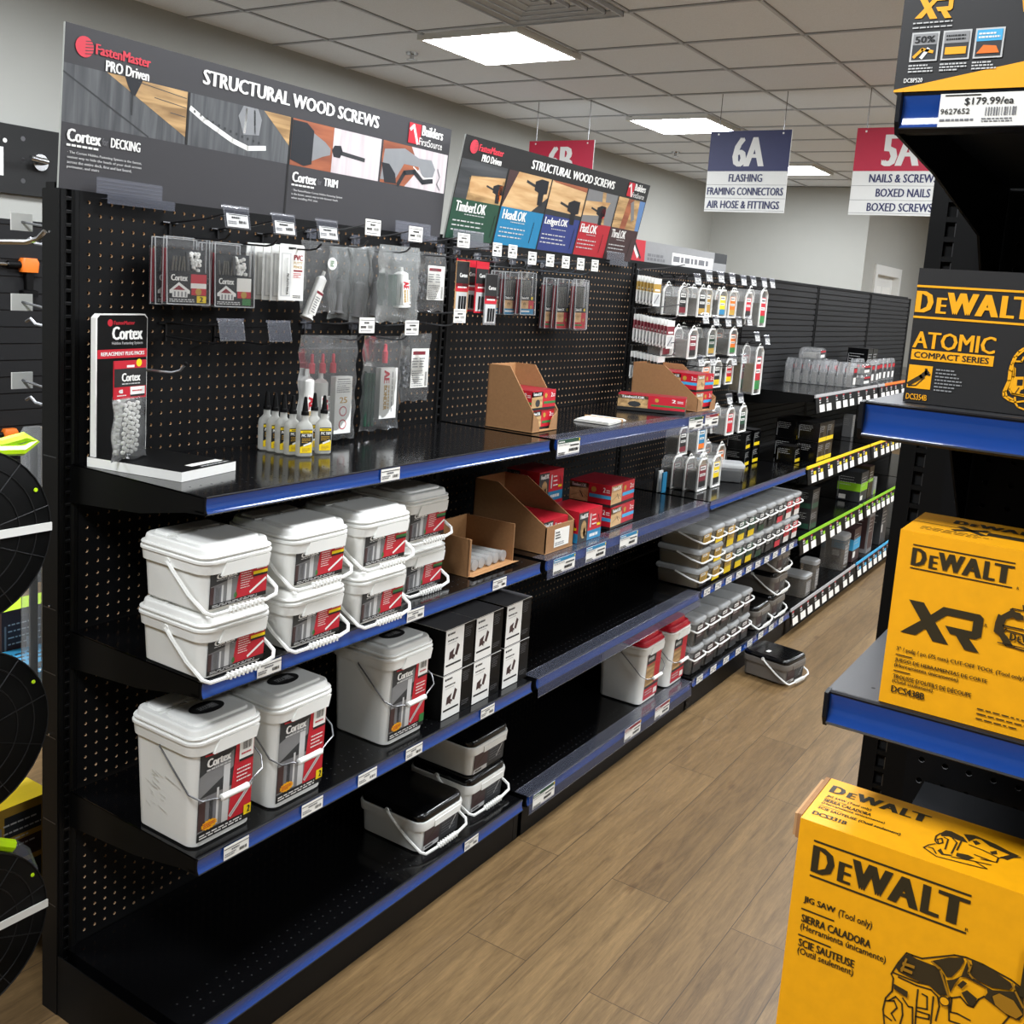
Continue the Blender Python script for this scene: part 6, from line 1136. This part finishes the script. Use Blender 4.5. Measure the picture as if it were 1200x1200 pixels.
t = case(7.6, 4.5, 2.4); setp(t, (186.6, -12.6, ZA+.08), 0, 'flat clear case with a black label, bottom of the stack of two', G_CC); dup(t, (186.4, -12.5, ZA+2.55), 0, 'flat clear case with a black label, top of the stack of two', G_CC)
dup(t, (175.0, -5.4, ZA+5.45), .1, 'flat clear case lying on top of the near row of cases', G_CC)
many('black_case', 'case', simple_box(4.5, 5, 7.2, 'black_gloss', 'black', [(.1, .1, .9, .3, 'light_grey')]), [((212.5, -6, ZA+.08), 0, 'tall black glossy case at the far end, left of its twin'), ((217.5, -6, ZA+.08), 0, 'tall black glossy case at the far end, right of its twin')], 'black cases on the top far shelf')
YB = simple_box(4.9, 4.3, 3.85, 'black_gloss', 'box_black', [(.0, .0, 1, .22, 'yellow'), (.5, .25, .95, .8, 'tool_line')], False)
sp = []
for i in range(2):
    for j in range(2):
        for k in range(2): sp.append(((154.6+5.0*i, -13.3+4.5*j, ZBk+.08+3.88*k), 0, '%s black and yellow carton in the %s column of the big block, %s' % (('lower', 'upper')[k], ('left', 'right')[i], ('front', 'rear')[j])))
many('black_carton', 'box', YB, sp, 'black and yellow cartons on the far shelf')
many('black_carton', 'box', simple_box(3.6, 3.6, 3.2, 'black_gloss', 'box_black', [(.1, .05, .9, .25, 'yellow')], False), [((147.6, -11.2, ZBk+.08), 0, 'small black carton standing alone left of the big block'), ((133.5, -6, ZBk+.08), .1, 'dark small carton at the back of the third bay shelf, left one'), ((133.5, -5.9, ZBk+3.3), .1, 'dark small carton on top of the left back one'), ((139.5, -5.5, ZBk+.08), 0, 'dark small carton with a yellow foot at the back, right one'), ((139.5, -5.5, ZBk+3.3), 0, 'dark small carton on top of the right back one')], 'small dark cartons on the far shelf')
many('slim_carton', 'box', simple_box(2.2, 2.2, 5.4, 'grey', 'grey', []), [((200.5, -8.4, ZBk+.08), 0, 'slim grey carton standing alone on the yellow-striped shelf')], None)
GB = simple_box(4.6, 4.4, 4.1, 'box_black', 'box_black', [(.05, .05, .95, .3, 'photo_green')])
many('dark_carton', 'box', GB, [((154.4+0*k, -13.4+4.6*(k//2), ZC+.08+4.15*(k % 2)), 0, 'dark green-footed carton left on the green-striped shelf, %s %s' % (('lower', 'upper')[k % 2], ('front', 'rear')[k//2])) for k in range(4)], 'dark cartons on the green-striped shelf')
GR = simple_box(6.4, 5.4, 7.0, 'photo_dark', 'photo_dark', [(.0, .35, 1, .62, 'green_strip'), (.1, .05, .4, .2, 'paper')])
many('green_carton', 'box', GR, [((195.0, -12.4, ZC+.08), 0, 'dark carton with a bright green band, leftmost of the three'), ], None)
many('green_carton', 'box', simple_box(4.0, 4, 7.6, 'tool_line', 'photo_brown', [(0, .5, 1, .6, 'green_strip')]), [((201.4, -13, ZC+.08), 0, 'tall brown and green carton, middle of the three')], None)
many('green_carton', 'box', simple_box(2.8, 3, 4.2, 'grey', 'grey', [(.2, .0, .8, .25, 'green_strip')]), [((206.6, -13.4, ZC+.08), 0, 'short grey carton, right of the three on the green-striped shelf')], None)
clear('jar_clear', '9b958c', .5, .6, .2)
def jar(w, h):
    t = thing('clear_jar', 'jar', 'jar', (0, 0, 0)); b = MB(); b.loft([(0, w/2-.1, w/2-.1, .7), (.2, w/2, w/2, .8), (h*.86, w/2, w/2, .8)], 'jar_clear', 4); b.build('body', t); b = MB(); b.loft([(h*.86, w/2+.1, w/2+.1, .8), (h*.97, w/2+.1, w/2+.1, .8), (h, w/2-.2, w/2-.2, .7)], 'tub_lid', 4); b.build('lid', t); b = MB(); b.box(-w*.3, w*.3, -w/2-.05, -w/2-.01, h*.15, h*.7, 'photo_grey'); F = Face(b, (-w*.3, -w/2-.05, h*.15), **XZ); F.micro(.2, .2, w*.5, h*.5, 5, 'light_grey', .3, 3); b.build('label', t); return t
G_J = 'clear jars on the far bottom deck'
j_ = jar(5.0, 4.6); setp(j_, (155.8, -13.2, ZD+.08), 0, 'wide clear jar nearest on the far bottom deck', G_J)
j2 = jar(3.4, 6.6); setp(j2, (161.4, -14, ZD+.08), 0, 'slim clear jar just right of the wide jar', G_J); dup(j2, (158.4, -8.4, ZD+.08), 0, 'slim clear jar behind the wide jar', G_J)
j3 = jar(5.4, 8.2); setp(j3, (184.4, -12.8, ZD+.08), 0, 'tall square clear jar in the middle of the far bottom deck', G_J)
many('blue_carton', 'box', simple_box(6, 5, 8, 'photo_brown', 'photo_brown', [(0, .35, 1, .68, 'cyan'), (.05, .12, .4, .3, 'paper')]), [((194.6, -12.6, ZD+.08), 0, 'brown carton with a blue band on the far bottom deck')], None)
many('tall_carton', 'box', simple_box(5, 4.4, 10, 'photo_grey', 'photo_grey', [(.1, .1, .9, .9, 'photo_brown')]), [((206, -13.2, ZD+.08), 0, 'tall grey-brown carton on the far bottom deck')], None)
many('tall_carton', 'box', simple_box(6, 4.6, 10.4, 'photo_dark', 'photo_dark', [(.1, .3, .3, .5, 'light_grey')]), [((219, -13.2, ZD+.08), 0, 'tall black carton at the right end of the far bottom deck')], None)

# ---------------------------------------------------------------- left edge: hose reels, rear hooks, far wall display
rk = thing('reel_rack', 'black rack post at the left edge carrying the hose reels', 'rack', (-10.4, 2.6, 0))
MB().box(-1, 1, 0, 1.5, 0, 70, 'black').build('post', rk); MB().box(-8, 3, -3, 5, 0, .5, 'black').build('foot', rk)
for z in (44.1, 29.2, 13.3): MB().tube([(0, .2, z+1.4), (0, -5.4, z+1.5), (0, -5.9, z+2.0)], .18, 'wire_grey', 8).build('hook', rk)
MB().tube([(.2, 0, 64.4), (.8, -5, 64.75), (1.6, -11.6, 65.0), (1.75, -12.6, 65.25), (1.9, -13.1, 65.75)], .17, 'chrome', 8).build('bare_hook', rk)['label'] = 'shiny bare hook with an upturned tip'
def reel():
    t = thing('hose_reel', 'reel', 'hose reel', (0, 0, 0)); r = 6.55
    for y in (-3.1, -.1):
        b = MB(); b.lathe([(1.2, y-.12), (r-.12, y-.12), (r, y-.05), (r, y+.08), (r-.1, y+.12), (1.2, y+.12)], 'black', 48, axis='y')
        for q in (r-.05, r*.82, r*.62, r*.4): b.tube([(q*math.cos(a*math.pi/20), y-.14, q*math.sin(a*math.pi/20)) for a in range(40)], .05, 'wire', 5, True)
        for k in range(10): a = k*math.pi/5+.25; b.tube([(1.3*math.cos(a), y-.14, 1.3*math.sin(a)), ((r-.1)*math.cos(a), y-.14, (r-.1)*math.sin(a))], .045, 'wire', 5)
        for k in range(3): a = k*2.1+.5; b.circ if 0 else b.lathe([(.02, y-.2), (.14, y-.19), (.16, y-.12)], 'lime', 8, axis='y', c=((r-.5)*math.cos(a), 0, (r-.5)*math.sin(a)))
        b.build('flange', t)
    MB().lathe([(1.2, -3.0), (2.2, -3.0), (2.2, -.2), (1.2, -.2)], 'black', 24, axis='y').build('hub', t)
    b = MB(); b.tube([((4.0+.35*(k//60))*math.cos(k*math.pi/30), -2.6+2.0*abs(((k/60) % 2)-1), (4.0+.35*(k//60))*math.sin(k*math.pi/30)) for k in range(300)], .3, 'lime', 6); b.build('hose', t); return t
G_H = 'black hose reels at the left edge'
r_ = reel(); setp(r_, (-10.0, 0, 44.1), 0, 'black hose reel at the left edge, topmost of three, with a white strap', G_H)
mid_ = dup(r_, (-10.2, 0, 29.2), .0, 'black hose reel at the left edge, middle of three', G_H); low_ = dup(r_, (-10.3, 0, 13.3), .0, 'black hose reel at the left edge, lowest of three, hose end hanging over its rim', G_H)
for o in (r_, low_): MB().box(-6.4, 6.5, -3.42, -3.3, -.32, .3, 'white_plastic').build('strap', o)
MB().tube([(0, -1.6, 6.2), (3.6, -1.6, 6.3), (5.4, -1.5, 6.6), (6.3, -1.4, 6.2), (5.2, -1.7, 5.7), (2.5, -1.8, 5.9)], .42, 'lime', 8).build('hose_end', r_)
MB().tube([(0, -1.6, 6.5), (3.0, -1.6, 6.0), (4.6, -1.7, 5.1)], .5, 'lime', 8).build('hose_end', low_); MB().tube([(4.6, -1.7, 5.1), (5.6, -1.7, 4.0), (6.4, -1.7, 2.2)], [.5, .5, .3], 'clear_tag', 8).build('sleeve', low_)
for z, lab in ((66.0, 'rear hook with a white end plate, top of the three behind the near post'), (59.2, 'rear hook with a white end plate, middle of the three behind the near post'), (52.4, 'rear hook with a white end plate, lowest of the three behind the near post')):
    t = thing('plate_hook', lab, 'hook', (3.2, 2.0, z), 0, 'hooks on the rear of the shelving'); b = MB(); b.tube([(0, .05, .0), (0, 9.6, .85)], .11, 'wire_grey', 6); b.tube([(0, .05, -1.3), (0, 7.6, -.9), (0, 8.4, -.5), (-.1, 8.9, -.8)], .13, 'wire_grey', 6); b.tube([(-.5, .08, 0), (.5, .08, 0)], .1, 'wire', 6); b.tube([(0, .08, 0), (0, .08, -1.4)], .1, 'wire', 6); b.build('wire', t)
    b = MB(); b.box(-.95, .95, 9.6, 9.75, .1, 1.55, 'white_plastic'); b.build('end_plate', t)
t = thing('grey_pack', 'grey hang pack behind the near post, on the top rear hook', 'hang pack', (3.9, 8.0, 57.9)); MB().loft([(0, .9, .35, .3), (.5, 1.0, .4, .3), (5.6, .75, .3, .3), (6.3, .5, .12, .1)], 'sign_back', 3).build('pack', t)
t = thing('clear_pack', 'long clear pack hanging along the rear of the near post', 'hang pack', (1.0, 6.4, 23.0)); b = MB(); b.loft([(0, .9, .5, .2), (26.6, .9, .5, .2), (27.0, .7, .4, .2)], 'case_clear', 3); b.build('shell', t); MB().box(-.35, .35, -.1, .1, 1, 25.8, 'photo_grey').build('contents', t)
rs = thing('rear_shelf', 'dark shelf on the rear side of the near bay', 'shelving', (24, 2.1, 0)); MB().box(-23, 23, 0, 16, 23.6, 24.0, 'black').build('board', rs); MB().box(-23, 23, 0, 16, 4.2, 5.6, 'black').build('deck', rs); MB().box(-23, 23, 14.8, 14.9, 0, 4.2, 'black').build('kick', rs)
t = simple_box(9, 6.5, 3.4, 'cyan', 'cyan', [(.0, .0, 1, .3, 'photo_dark')]); F = Face(t, (-4.5, -3.25, 3.4), (1, 0, 0), (0, 1, 0)); F.rect(.6, .8, 2.2, 2.2, 'photo_dark'); F.rect(3.2, .8, 4.8, 2.2, 'photo_dark'); F.micro(.4, 3, 8, 5.6, 3, 'photo_dark', .4, 3); F.micro(.4, .15, 8, .6, 1, 'white', .6, 4)
many('blue_package', 'box', t, [((4.4, 11.6, 24.02), -.1, 'light blue package lying on the rear shelf behind the reels')], None)
b = simple_box(6, 3.0, 7.2, 'photo_brown', 'lime', [(.4, .2, .6, .6, 'light_grey')]); many('brown_package', 'box', b, [((6.2, 16.6, 24.02), 0, 'brown package with a lime green top behind the blue one')], None)
b = simple_box(5.2, 4, 8.8, 'gold', 'yellow', [(.12, .1, .8, .32, 'photo_dark'), (.12, .38, .8, .6, 'photo_brown'), (.12, .66, .8, .9, 'photo_dark')]); many('yellow_package', 'box', b, [((2.6, 12.4, 5.62), 0, 'yellow package with picture windows on the rear deck')], None)
# far wall: slatted board, tools, black board with a pipe flange
sb = slat_mesh(18, 100, 4, 70, 3.1); sb.v = [(a, b_+108.6, c) for a, b_, c in sb.v]; tag(sb.build('slatted_wall_panel'), 'black slatted wall display behind the shelving at the far left', 'wall panel')
t = thing('wall_board', 'black board with a pipe flange high on the left wall', 'board', (49, 109.9, 74.6)); b = MB(); b.box(-25, 19.7, -1.2, 0, 0, 12.2, 'black_matte'); F = Face(b, (-25, -1.2, 0), **XZ); F.rect(30.5, 3, 33.9, 8, 'white'); F.circ(34.2, 9.2, .4, 'white', 10)
for z in (2.5, 6.2, 10): F.circ(37.6, z, .45, 'steel_dark', 10)
b.build('panel', t); b = MB(); b.lathe([(.02, -1.7), (1.5, -1.7), (1.6, -1.2)], 'chrome', 20, axis='y', c=(15.8, 0, 6.2)); b.tube([(15.8, -1.7, 6.2), (15.8, -3.4, 6.3), (12.6, -3.6, 6.6)], .55, 'chrome', 10); b.build('pipe_flange', t)
def wall_tool(x, z, lab, k=1.):
    t = thing('power_drill', lab, 'power tool', (x, 108.0, z), 0, 'power tools on the far wall'); b = MB(); b.loft([(0, 1.6*k, .9, .5), (1.8*k, 1.8*k, 1, .6), (2.6*k, 1.4*k, .8, .5)], 'orange', 3); b.build('housing', t)
    b = MB(); b.loft([(-4.5*k, 1.5*k, .9, .3), (-3.4*k, 1.5*k, .9, .3), (-3.2*k, .7*k, .6, .3), (0, .8*k, .6, .3)], 'black', 3); b.tube([(-1.4*k, 0, 1.3*k), (-4*k, 0, 1.3*k)], .7*k, 'black', 10); b.tube([(-4*k, 0, 1.3*k), (-5.6*k, 0, 1.3*k)], .35*k, 'chrome', 8); b.build('handle_and_chuck', t)
wall_tool(53.0, 61.0, 'orange and black drill on the far wall, left one in the upper row'); wall_tool(62.2, 60.6, 'orange and black drill on the far wall, right one in the upper row'); wall_tool(58.4, 29.4, 'orange and black drill on the far wall, alone in the lower row', .8)
